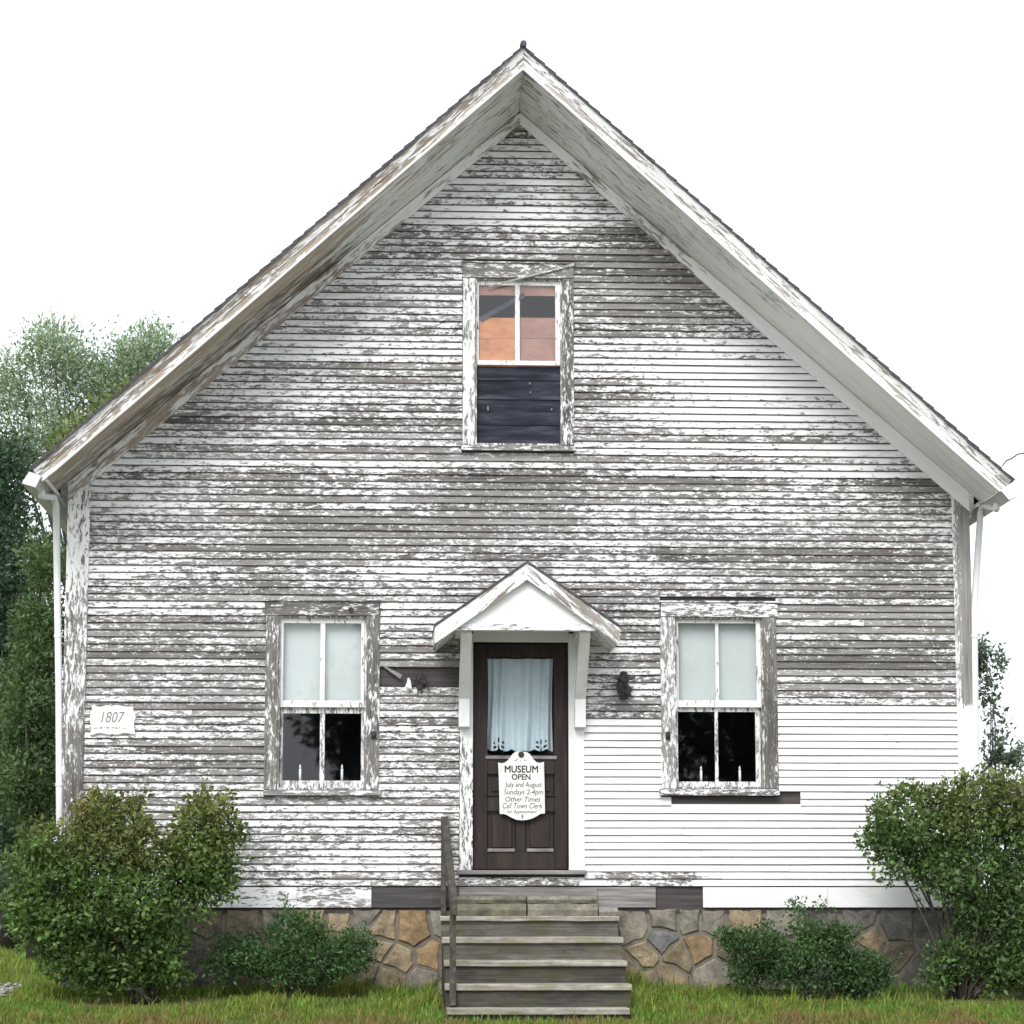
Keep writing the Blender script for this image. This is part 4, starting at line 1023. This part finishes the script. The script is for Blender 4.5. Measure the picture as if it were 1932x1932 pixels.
slab(862, 993, 1705, 1729, -0.32, (0.17, 0.165, 0.12)); slab(996, 1128, 1705, 1729, -0.33, (0.22, 0.21, 0.17)); slab(1130, 1166, 1712, 1729, -0.30, (0.24, 0.23, 0.21))

# handrail
e = at(857, 1900, -1.42)
RAIL = empty('handrail', (e.x, -1.42, e.z), 'weathered grey plank handrail on the left side of the steps', 'handrail')
def post(px0, px1, py0, py1, Y, d, name, mat):
    a, b = at(px0, py0, Y), at(px1, py0, Y); c = at(px0, py1, Y); mb = MB(); mb.box(a.x, b.x, Y, Y + d, c.z, a.z); mb.build(name, mat, RAIL, bevel=0.004)
post(849, 861, 1696, 1898, -1.42, 0.07, 'post', 'rail'); post(832.5, 842, 1556, 1727, -0.12, 0.06, 'post', 'rail')
a0, a1 = at(839, 1540, -0.04), at(857, 1697, -1.50); mb = MB(); hw = 0.034; hh_ = 0.13
mb.hexa([(a1.x - hw * .8, a1.y, a1.z - hh_), (a1.x + hw * .8, a1.y, a1.z - hh_), (a0.x + hw, a0.y, a0.z - hh_), (a0.x - hw, a0.y, a0.z - hh_),
         (a1.x - hw * .8, a1.y, a1.z), (a1.x + hw * .8, a1.y, a1.z), (a0.x + hw, a0.y, a0.z), (a0.x - hw, a0.y, a0.z)])
mb.build('rail', 'rail', RAIL, bevel=0.004)

# ------------------------------------------------------------------ vegetation
def leaf_cloud(centres, radii, nper, size, colfn, name, mat, parent, aspect=0.5, droop=0.0, up=0.3, seed=1, kind=None):
    """many small folded leaves scattered around twig centres; one mesh"""
    rg = np.random.default_rng(seed)
    C = np.repeat(centres, nper, axis=0); Rr_ = np.repeat(radii, nper)
    n = len(C)
    d = rg.normal(size=(n, 3)); d /= np.linalg.norm(d, axis=1)[:, None]
    P = C + d * (Rr_ * rg.random(n) ** 0.45)[:, None]
    ax = d + rg.normal(size=(n, 3)) * 0.7; ax[:, 2] += up - droop; ax /= np.linalg.norm(ax, axis=1)[:, None]
    t = rg.normal(size=(n, 3)); sd = np.cross(ax, t); sd /= np.linalg.norm(sd, axis=1)[:, None]; nm = np.cross(sd, ax)
    L = size * (0.45 + 1.1 * rg.random(n) ** 1.3); W = L * aspect * (0.8 + 0.4 * rg.random(n))
    v0 = P; v2 = P + ax * L[:, None]; mid = P + ax * (L * 0.45)[:, None]
    v1 = mid + sd * (W / 2)[:, None] + nm * (W * 0.18)[:, None]; v3 = mid - sd * (W / 2)[:, None] + nm * (W * 0.18)[:, None]
    V = np.stack([v0, v1, v2, v3], 1).reshape(-1, 3)
    base = np.arange(n) * 4
    T = np.stack([base, base + 1, base + 2, base, base + 2, base + 3], 1).reshape(-1)
    off = np.array(wloc(parent)[:]) if parent is not None else 0.0
    me = bpy.data.meshes.new(name)
    me.vertices.add(len(V)); me.vertices.foreach_set('co', (V - off).astype(np.float32).ravel())
    me.loops.add(len(T)); me.loops.foreach_set('vertex_index', T.astype(np.int32))
    me.polygons.add(n * 2); me.polygons.foreach_set('loop_start', np.arange(0, n * 6, 3).astype(np.int32))
    me.update(calc_edges=True)
    col = colfn(P, rg); col = np.concatenate([np.clip(col, 0.004, 0.9), np.ones((n, 1))], 1)
    ca = me.attributes.new('leafcol', 'FLOAT_COLOR', 'POINT'); ca.data.foreach_set('color', np.repeat(col, 4, axis=0).astype(np.float32).ravel())
    me.materials.append(M[mat])
    o = bpy.data.objects.new(name, me); COL.objects.link(o)
    if parent is not None: o.parent = parent
    if kind: o['kind'] = kind
    return o

def lobe_points(lobes, n, seed, shell=0.5):
    """points inside ellipsoid lobes given as (px, py, rx_px, ry_px, Y, ry_m); n spread by size"""
    rg = np.random.default_rng(seed); out_ = []
    wts = np.array([l[2] * l[3] for l in lobes], float); wts /= wts.sum()
    for l, w_ in zip(lobes, wts):
        c = at(l[0], l[1], l[4]); k = (at(l[0] + 1, l[1], l[4]) - c).length
        m_ = max(3, int(n * w_)); d = rg.normal(size=(m_, 3)); d /= np.linalg.norm(d, axis=1)[:, None]
        r = rg.random(m_) ** (1 / 3 if shell == 0 else (1 - shell) * 0.6)
        # uneven outline
        bump_ = np.array([0.80 + 0.42 * noise.noise(Vector((a[0] * 2.3 + l[0], a[1] * 2.3, a[2] * 2.3 + l[1]))) for a in d])
        p = d * (r * bump_)[:, None] * np.array([l[2] * k, l[5], l[3] * k]) + np.array(c[:])
        out_.append(p)
    return np.concatenate(out_)

def voids(C, freq, thr, seed):
    keep = np.array([noise.noise(Vector((p[0] * freq + seed, p[1] * freq, p[2] * freq))) > thr for p in C]); return C[keep]

def stems(parent, base, targets, r0, name='stem', mid=0.35, seed=3):
    rg = random.Random(seed); mb = MB()
    for t in targets:
        t = Vector(t); b = Vector(base) + Vector((rg.uniform(-.12, .12), rg.uniform(-.08, .08), 0)); pts_ = []
        for i in range(6):
            u = i / 5; p = b.lerp(t, u); p.z += 0.0
            p.x = b.x + (t.x - b.x) * (u ** 1.4); p.y = b.y + (t.y - b.y) * (u ** 1.4)
            p += Vector((rg.uniform(-.03, .03), rg.uniform(-.03, .03), 0)) * (0 if i == 0 else 1); pts_.append(p)
        mb.tube(pts_, [r0 * (1 - 0.8 * i / 5) for i in range(6)], 6)
    return mb.build(name, 'bark', parent, smooth=True)

def green(base, var=0.35, top=None, topz=None, tipz=None):
    base = np.array(base)
    def f(P, rg):
        n = len(P); k = 1 + var * (rg.random(n) * 2 - 1)
        cl = np.array([noise.noise(Vector((p[0] * 3.5, p[1] * 3.5, p[2] * 3.5))) for p in P[::8]])
        cl = np.repeat(cl, 8)[:n]
        c = base[None, :] * (k * (1 + 0.5 * cl))[:, None]
        c[:, 0] *= 1 + 0.25 * (rg.random(n) - 0.4)
        if top is not None:
            h = np.clip((P[:, 2] - topz) / (tipz - topz), 0, 1) * (0.35 + 0.65 * rg.random(n))
            h = np.clip(h + 0.5 * np.repeat(np.array([noise.noise(Vector((p[0] * 2, p[1] * 2, p[2] * 2 + 9))) for p in P[::8]]), 8)[:n] * (h > 0), 0, 1)
            c = c * (1 - h)[:, None] + np.array(top)[None, :] * (k * h)[:, None]
        return c
    return f

def shrub(name, label, cat, basepx, lobes, nclump, nper, size, colfn, seed, crad=0.09, stem_r=0.018, nstem=14, group=None, aspect=0.55, nshoot=70):
    b = at(*basepx); b.z = gz(b.x, b.y)
    e = empty(name, b, label, cat, group)
    C = lobe_points(lobes, nclump, seed)
    C = voids(C[C[:, 2] > b.z + 0.03], 4.2, -0.36, seed)
    rgs = np.random.default_rng(seed + 50); mid = C.mean(0); far = np.argsort(-np.linalg.norm((C - mid) * np.array([1, 0.6, 1.2]), axis=1))[:int(len(C) * 0.35)]
    sh = []; tw = []
    for i in rgs.choice(far, nshoot):
        d = C[i] - mid; d[2] = abs(d[2]) * 0.6 + 0.25; d = d / np.linalg.norm(d) + rgs.normal(size=3) * 0.35; Ls = rgs.uniform(0.06, 0.20)
        tw.append((Vector(C[i]), Vector(C[i] + d * Ls)))
        for q in np.arange(0.02, Ls, 0.025): sh.append(C[i] + d * q)
    leaf_cloud(np.array(sh), np.full(len(sh), 0.022), 3, size * 0.85, colfn, 'shoot_leaves', 'leaf', e, aspect=aspect, seed=seed + 9)
    mb = MB()
    for p, q in tw: mb.tube([p, p.lerp(q, 0.5) + Vector((0, 0, 0.005)), q], [0.004, 0.003, 0.0015], 4)
    mb.build('twigs', 'bark', e, kind='stuff')
    leaf_cloud(C, np.full(len(C), crad), nper, size, colfn, 'foliage', 'leaf', e, aspect=aspect, seed=seed)
    rg = np.random.default_rng(seed); idx = rg.choice(len(C), nstem, replace=False)
    stems(e, b, [C[i] for i in idx], stem_r, 'stem', seed=seed)
    return e

zt1 = at(200, 1640, -0.9).z; zt2 = at(200, 1490, -0.9).z
shrub('large_shrub', 'large rounded shrub with rusty topped leaves at the left corner of the house', 'shrub', (275, 1850, -0.8),
      [(215, 1590, 120, 95, -0.9, 0.42), (95, 1640, 95, 110, -0.9, 0.42), (380, 1590, 85, 95, -0.85, 0.36), (250, 1700, 170, 100, -0.95, 0.45), (130, 1745, 105, 75, -0.9, 0.38), (395, 1640, 70, 80, -0.85, 0.33), (290, 1790, 85, 60, -0.85, 0.28), (180, 1525, 55, 38, -0.85, 0.22), (395, 1518, 48, 40, -0.8, 0.2), (60, 1720, 60, 80, -0.9, .3), (445, 1600, 25, 45, -.8, .15), (150, 1810, 95, 45, -0.9, 0.3), (250, 1830, 80, 40, -.85, .25), (310, 1835, 60, 35, -.8, .2), (190, 1845, 70, 28, -.85, .2)],
      3000, 14, 0.046, green((0.086, 0.152, 0.038), 0.6, (0.200, 0.165, 0.056), zt1, zt2), 11, 0.075, 0.02, 18)
shrub('low_shrub', 'low dark green shrub under the left window', 'shrub', (560, 1850, -0.55),
      [(560, 1775, 80, 70, -0.55, 0.3), (480, 1800, 95, 48, -0.6, 0.3), (650, 1800, 65, 52, -0.55, 0.26), (575, 1820, 140, 45, -0.6, 0.3), (420, 1830, 50, 30, -0.6, 0.2)],
      1300, 14, 0.036, green((0.058, 0.122, 0.038), 0.55), 12, 0.06, 0.01, 12, aspect=0.45)
shrub('low_shrub', 'low dark green shrub between the steps and the right corner shrub', 'shrub', (1540, 1860, -0.6),
      [(1525, 1740, 50, 52, -0.6, 0.25), (1430, 1790, 75, 52, -0.6, 0.28), (1545, 1815, 110, 65, -0.65, 0.32), (1630, 1850, 60, 45, -0.65, 0.25), (1440, 1835, 80, 35, -0.6, 0.25), (1375, 1768, 28, 18, -0.6, 0.12), (1590, 1780, 50, 45, -.6, .2), (1625, 1835, 75, 50, -.65, .25)],
      1600, 14, 0.036, green((0.058, 0.120, 0.038), 0.55), 13, 0.06, 0.01, 12, aspect=0.45)
zt1 = at(1800, 1600, -0.8).z; zt2 = at(1800, 1440, -0.8).z
shrub('large_shrub', 'large leaning shrub with many stems at the right corner of the house', 'shrub', (1815, 1868, -0.75),
      [(1730, 1545, 100, 85, -0.8, 0.38), (1850, 1525, 100, 85, -0.8, 0.42), (1940, 1540, 90, 100, -0.8, 0.42), (1680, 1600, 62, 75, -0.8, 0.28), (1830, 1640, 120, 90, -0.85, 0.4), (1930, 1680, 90, 90, -0.85, 0.4), (1760, 1640, 60, 60, -.8, .25), (1850, 1730, 70, 60, -0.8, 0.3), (1930, 1760, 60, 60, -.85, .3), (1830, 1800, 70, 60, -.8, .25), (1880, 1830, 70, 45, -.8, .25), (1780, 1830, 50, 40, -.8, .2), (1960, 1850, 60, 40, -.8, .25)],
      2500, 14, 0.046, green((0.078, 0.142, 0.042), 0.6, (0.165, 0.170, 0.056), zt1, zt2), 14, 0.075, 0.016, 46)
# thin dark stems fanning at its foot
shrub('leafy_sapling', 'thin leafy sapling rising behind the right corner of the house', 'sapling', (1885, 1700, 3.0),
      [(1868, 1260, 24, 42, 3.0, 0.2), (1862, 1320, 22, 30, 3.0, 0.2), (1878, 1370, 28, 40, 3.0, 0.2), (1900, 1425, 45, 35, 3.0, 0.3), (1870, 1430, 30, 40, 3.0, .2), (1850, 1290, 20, 60, 3.0, .2)],
      105, 10, 0.062, green((0.10, 0.145, 0.095), 0.4), 15, 0.10, 0.014, 9, aspect=0.42)
shrub('leafy_bush', 'green bush behind the large shrub at the right edge', 'bush', (1960, 1800, 2.5), [(1960, 1770, 90, 70, 2.5, 0.6), (1890, 1800, 60, 50, 2.2, 0.4)], 420, 12, 0.06, green((0.06, 0.095, 0.028), 0.4), 16, 0.09, 0.012, 8)

def tree(name, label, basepx, lobes, nclump, nper, size, colfn, seed, crad, trunk_r, nlimb=14, aspect=0.45, base=None, shell=0.5, droop=0.0):
    b = at(*basepx) if base is None else Vector(base); b.z = gz(b.x, b.y)
    e = empty(name, b, label, 'tree')
    C = lobe_points(lobes, nclump, seed, shell) if isinstance(lobes, list) else lobes
    if isinstance(lobes, list): C = voids(C, 1.5, -0.46, seed)
    leaf_cloud(C, np.full(len(C), crad), nper, size, colfn, 'crown', 'leaf', e, aspect=aspect, seed=seed, droop=droop)
    rg = np.random.default_rng(seed); mb = MB(); top = C[:, 2].max(); cx, cy = C[:, 0].mean(), C[:, 1].mean()
    H = top - b.z; tp = Vector((cx, cy, b.z + 0.8 * H)); tr_ = []
    for i in range(9):
        u = i / 8; p = b.lerp(tp, u); p.x += 0.12 * noise.noise(Vector((u * 4, seed, 0))); tr_.append(p)
    mb.tube(tr_, [trunk_r * (1 - 0.8 * i / 8) for i in range(9)], 8)
    mb.build('trunk', 'bark', e, smooth=True)
    mb = MB()
    for i in rg.choice(len(C), nlimb, replace=False):
        t = Vector(C[i]); u = min(0.9, max(0.25, (t.z - b.z) / H * 0.75)); s0 = tr_[int(u * 8)]
        m1 = s0.lerp(t, 0.5) + Vector((0, 0, -0.06 * (t - s0).length)); mb.tube([s0, m1, t], [trunk_r * 0.35, trunk_r * 0.2, trunk_r * 0.06], 6)
    mb.build('limbs', 'bark', e, smooth=True)
    return e
tree('willow_tree', 'willow with haze painted into its pale leaves rising behind the left roof slope', (170, 1740, 14.0),
     [(110, 660, 70, 75, 14, 1.0), (170, 720, 95, 70, 14, 1.1), (270, 665, 65, 62, 14, 1.0), (305, 650, 35, 45, 14, .6), (20, 730, 55, 85, 14, 1.0), (90, 800, 80, 70, 14, 1.0), (220, 760, 70, 60, 14, 1.0), (60, 860, 70, 50, 14, 1.0), (150, 840, 70, 50, 13.5, .9), (250, 700, 60, 50, 14, .9)],
     800, 36, 0.072, green((0.235, 0.315, 0.215), 0.45), 21, 0.25, 0.10, 26, aspect=0.36)  # leaf colour lightened to paint in the sky glare and haze
tree('yellow_green_tree', 'yellowish green leafy tree behind the left roof edge', (240, 1740, 11.0), [(215, 800, 60, 40, 11, .6), (150, 850, 60, 60, 11, .7), (260, 770, 45, 45, 11, .6)], 230, 20, 0.09, green((0.13, 0.165, 0.05), 0.4), 26, 0.20, 0.09, 10)
tree('dark_tree', 'dense dark bluish green tree at the left edge of the picture', (10, 1740, 10.0),
     [(5, 900, 60, 110, 10, 0.9), (15, 1060, 85, 140, 10, 1.2), (10, 1250, 95, 170, 10, 1.3), (20, 1450, 110, 150, 10, 1.3), (-60, 1000, 90, 260, 10, 1.4), (30, 1600, 110, 110, 10, 1.2), (60, 1690, 100, 50, 9, 1.0)],
     1700, 34, 0.072, green((0.062, 0.112, 0.066), 0.4), 22, 0.26, 0.18, 18, shell=0.6)
tree('green_tree', 'mid green leafy tree beside the left downspout', (70, 1740, 6.0),
     [(85, 1060, 30, 60, 6, 0.6), (78, 1200, 42, 110, 6, 0.7), (60, 1340, 62, 110, 6, 0.8), (60, 1470, 70, 100, 6, 0.9)],
     800, 32, 0.060, green((0.078, 0.130, 0.050), 0.45), 23, 0.20, 0.12, 12)
# woods across the street, seen only as reflections in the panes
def ball(cx, cy, cz, rx, ry, rz, n, seed):
    rg = np.random.default_rng(seed); d = rg.normal(size=(n, 3)); d /= np.linalg.norm(d, axis=1)[:, None]
    return np.array([cx, cy, cz]) + d * (rg.random(n) ** 0.33)[:, None] * np.array([rx, ry, rz])
tree('street_tree', 'broad tree across the street, mirrored in the lower window panes', None, np.concatenate([ball(1.6, -37, 6.6, 3.8, 3, 3.0, 800, 1), ball(-1.9, -37, 5.6, 1.25, 1.5, 1.0, 120, 2), ball(-1.3, -37, 4.6, 1.0, 1.2, 0.7, 70, 5)]), 0, 20, 0.22, green((0.03, 0.05, 0.02), 0.4), 31, 0.42, 0.25, 20, base=(2, -37, 0))
tree('street_tree', 'dense tree across the street, mirrored in the right lower panes', None, np.concatenate([ball(7.5, -37, 5.6, 3.6, 3, 3.8, 900, 3)]), 0, 22, 0.22, green((0.026, 0.045, 0.02), 0.4), 32, 0.42, 0.25, 20, base=(7.5, -37, 0))

# grass
def grass():
    rg = np.random.default_rng(5); n = 95000
    X = rg.uniform(-6.2, 5.8, n); Y = -rg.random(n) ** 0.8 * 2.7 + 0.05
    keep = ~((X > tz[0][0] - 0.02) & (X < tz[4][1] + 0.03) & (Y > -1.70))
    keep &= ~((X < -4.35) & (Y > -0.9) & (X < -4.4 - 0.3 * Y * 0))
    for px, py, Yb, rx, ry in ((270, 1850, -0.75, 0.75, 0.5), (560, 1850, -0.45, 0.7, 0.3), (1540, 1860, -0.5, 0.7, 0.35), (1830, 1868, -0.7, 0.75, 0.55)):
        bc = at(px, py, Yb); dd = ((X - bc.x) / rx) ** 2 + ((Y - Yb) / ry) ** 2; keep &= (dd > 1) | (rg.random(n) < 0.06)
    keep &= ~((X > tz[0][0] - 0.1) & (X < tz[4][1] + 0.15) & (Y < -1.66) & (rg.random(n) < 0.6))
    X2 = rg.uniform(-9.0, -4.1, 16000); Y2 = rg.uniform(0.6, 9.0, 16000)
    X = np.concatenate([X[keep], X2]); Y = np.concatenate([Y[keep], Y2]); n = len(X)
    Z = np.array([gz(x, y) for x, y in zip(X, Y)]) - 0.006
    pat = np.array([noise.noise(Vector((x * 1.6, y * 2.0, 4))) for x, y in zip(X, Y)])
    pat2 = np.array([noise.noise(Vector((x * 5, y * 5, 8))) for x, y in zip(X, Y)])
    H = (0.032 + 0.052 * rg.random(n)) * (1 + 0.7 * pat + 0.5 * pat2); tall = rg.random(n) < 0.02; H[tall] *= 2.0
    near = np.exp(-((Y + 0.12) / 0.25) ** 2) + np.exp(-((X - tz[2][0] + 0.08) / 0.10) ** 2) + np.exp(-((X - tz[2][1] - 0.08) / 0.10) ** 2); H *= 1 + 0.8 * near * (Y > -1.9)
    ang_ = rg.uniform(0, 6.283, n); wd = 0.0035 + 0.003 * rg.random(n)
    dx, dy = np.cos(ang_), np.sin(ang_); ln = H * rg.uniform(0.1, 0.7, n); la = rg.uniform(0, 6.283, n)
    lx, ly = np.cos(la) * ln, np.sin(la) * ln
    b0 = np.stack([X - dx * wd, Y - dy * wd, Z], 1); b1 = np.stack([X + dx * wd, Y + dy * wd, Z], 1)
    m0 = np.stack([X - dx * wd * .8 + lx * .35, Y - dy * wd * .8 + ly * .35, Z + H * .6], 1); m1 = np.stack([X + dx * wd * .8 + lx * .35, Y + dy * wd * .8 + ly * .35, Z + H * .6], 1)
    tp = np.stack([X + lx, Y + ly, Z + H], 1)
    V = np.stack([b0, b1, m1, m0, tp], 1).reshape(-1, 3); k = np.arange(n) * 5
    T = np.stack([k, k + 1, k + 2, k, k + 2, k + 3, k + 3, k + 2, k + 4], 1).reshape(-1)
    me = bpy.data.meshes.new('grass'); me.vertices.add(len(V)); me.vertices.foreach_set('co', V.astype(np.float32).ravel())
    me.loops.add(len(T)); me.loops.foreach_set('vertex_index', T.astype(np.int32)); me.polygons.add(n * 3); me.polygons.foreach_set('loop_start', np.arange(0, n * 9, 3).astype(np.int32)); me.update(calc_edges=True)
    dry = np.clip((-Y - 1.75 + 0.6 * pat + 0.8 * pat2) / 0.7, 0, 1) * (Y < 0); dry = np.maximum(dry, (rg.random(n) < 0.07) * 0.8)
    g1 = np.array([0.125, 0.235, 0.04]); g2 = np.array([0.235, 0.275, 0.055]); d1 = np.array([0.24, 0.165, 0.08])
    mixg = np.clip(0.5 + pat + 0.4 * rg.normal(size=n), 0, 1)[:, None]
    C = (g1 * (1 - mixg) + g2 * mixg) * ((0.5 + 0.8 * rg.random(n)) * (1 + 0.5 * pat2))[:, None]; C = C * (1 - dry[:, None]) + d1 * dry[:, None] * (0.6 + 0.7 * rg.random(n))[:, None]
    C = np.concatenate([C, np.ones((n, 1))], 1)
    ca = me.attributes.new('leafcol', 'FLOAT_COLOR', 'POINT'); ca.data.foreach_set('color', np.repeat(C, 5, axis=0).astype(np.float32).ravel())
    me.materials.append(M['grass']); o = bpy.data.objects.new('grass', me); COL.objects.link(o)
    tag(o, 'short green and yellowed grass in front of the house', 'grass', kind='stuff')
grass()
# gravel at the left edge
rg = random.Random(4); mb = MB()
for i in range(420):
    x = rg.uniform(-6.0, -4.3); y = rg.uniform(-0.75, 0.5); r = rg.uniform(0.012, 0.035)
    c = Vector((x, y, gz(x, y) + r * 0.3)); k = len(mb.v)
    vs = [(1, 0, 0), (-1, 0, 0), (0, 1, 0), (0, -1, 0), (0, 0, 1), (0, 0, -1)]
    mb.v += [tuple(c + Vector((v[0] * r * rg.uniform(.7, 1.3), v[1] * r * rg.uniform(.7, 1.3), v[2] * r * 0.6 * rg.uniform(.7, 1.3)))) for v in vs]
    mb.f += [tuple(q + k for q in f_) for f_ in ((0, 2, 4), (2, 1, 4), (1, 3, 4), (3, 0, 4), (2, 0, 5), (1, 2, 5), (3, 1, 5), (0, 3, 5))]
M['gravel'] = simple('pale_gravel', [(0.3, (0.15, 0.145, 0.13)), (0.7, (0.40, 0.385, 0.36))], (25, 25, 25), bump=0.3)
tag(mb.build('gravel', 'gravel', smooth=False), 'pale gravel strip at the left edge of the lawn', 'gravel', kind='stuff')
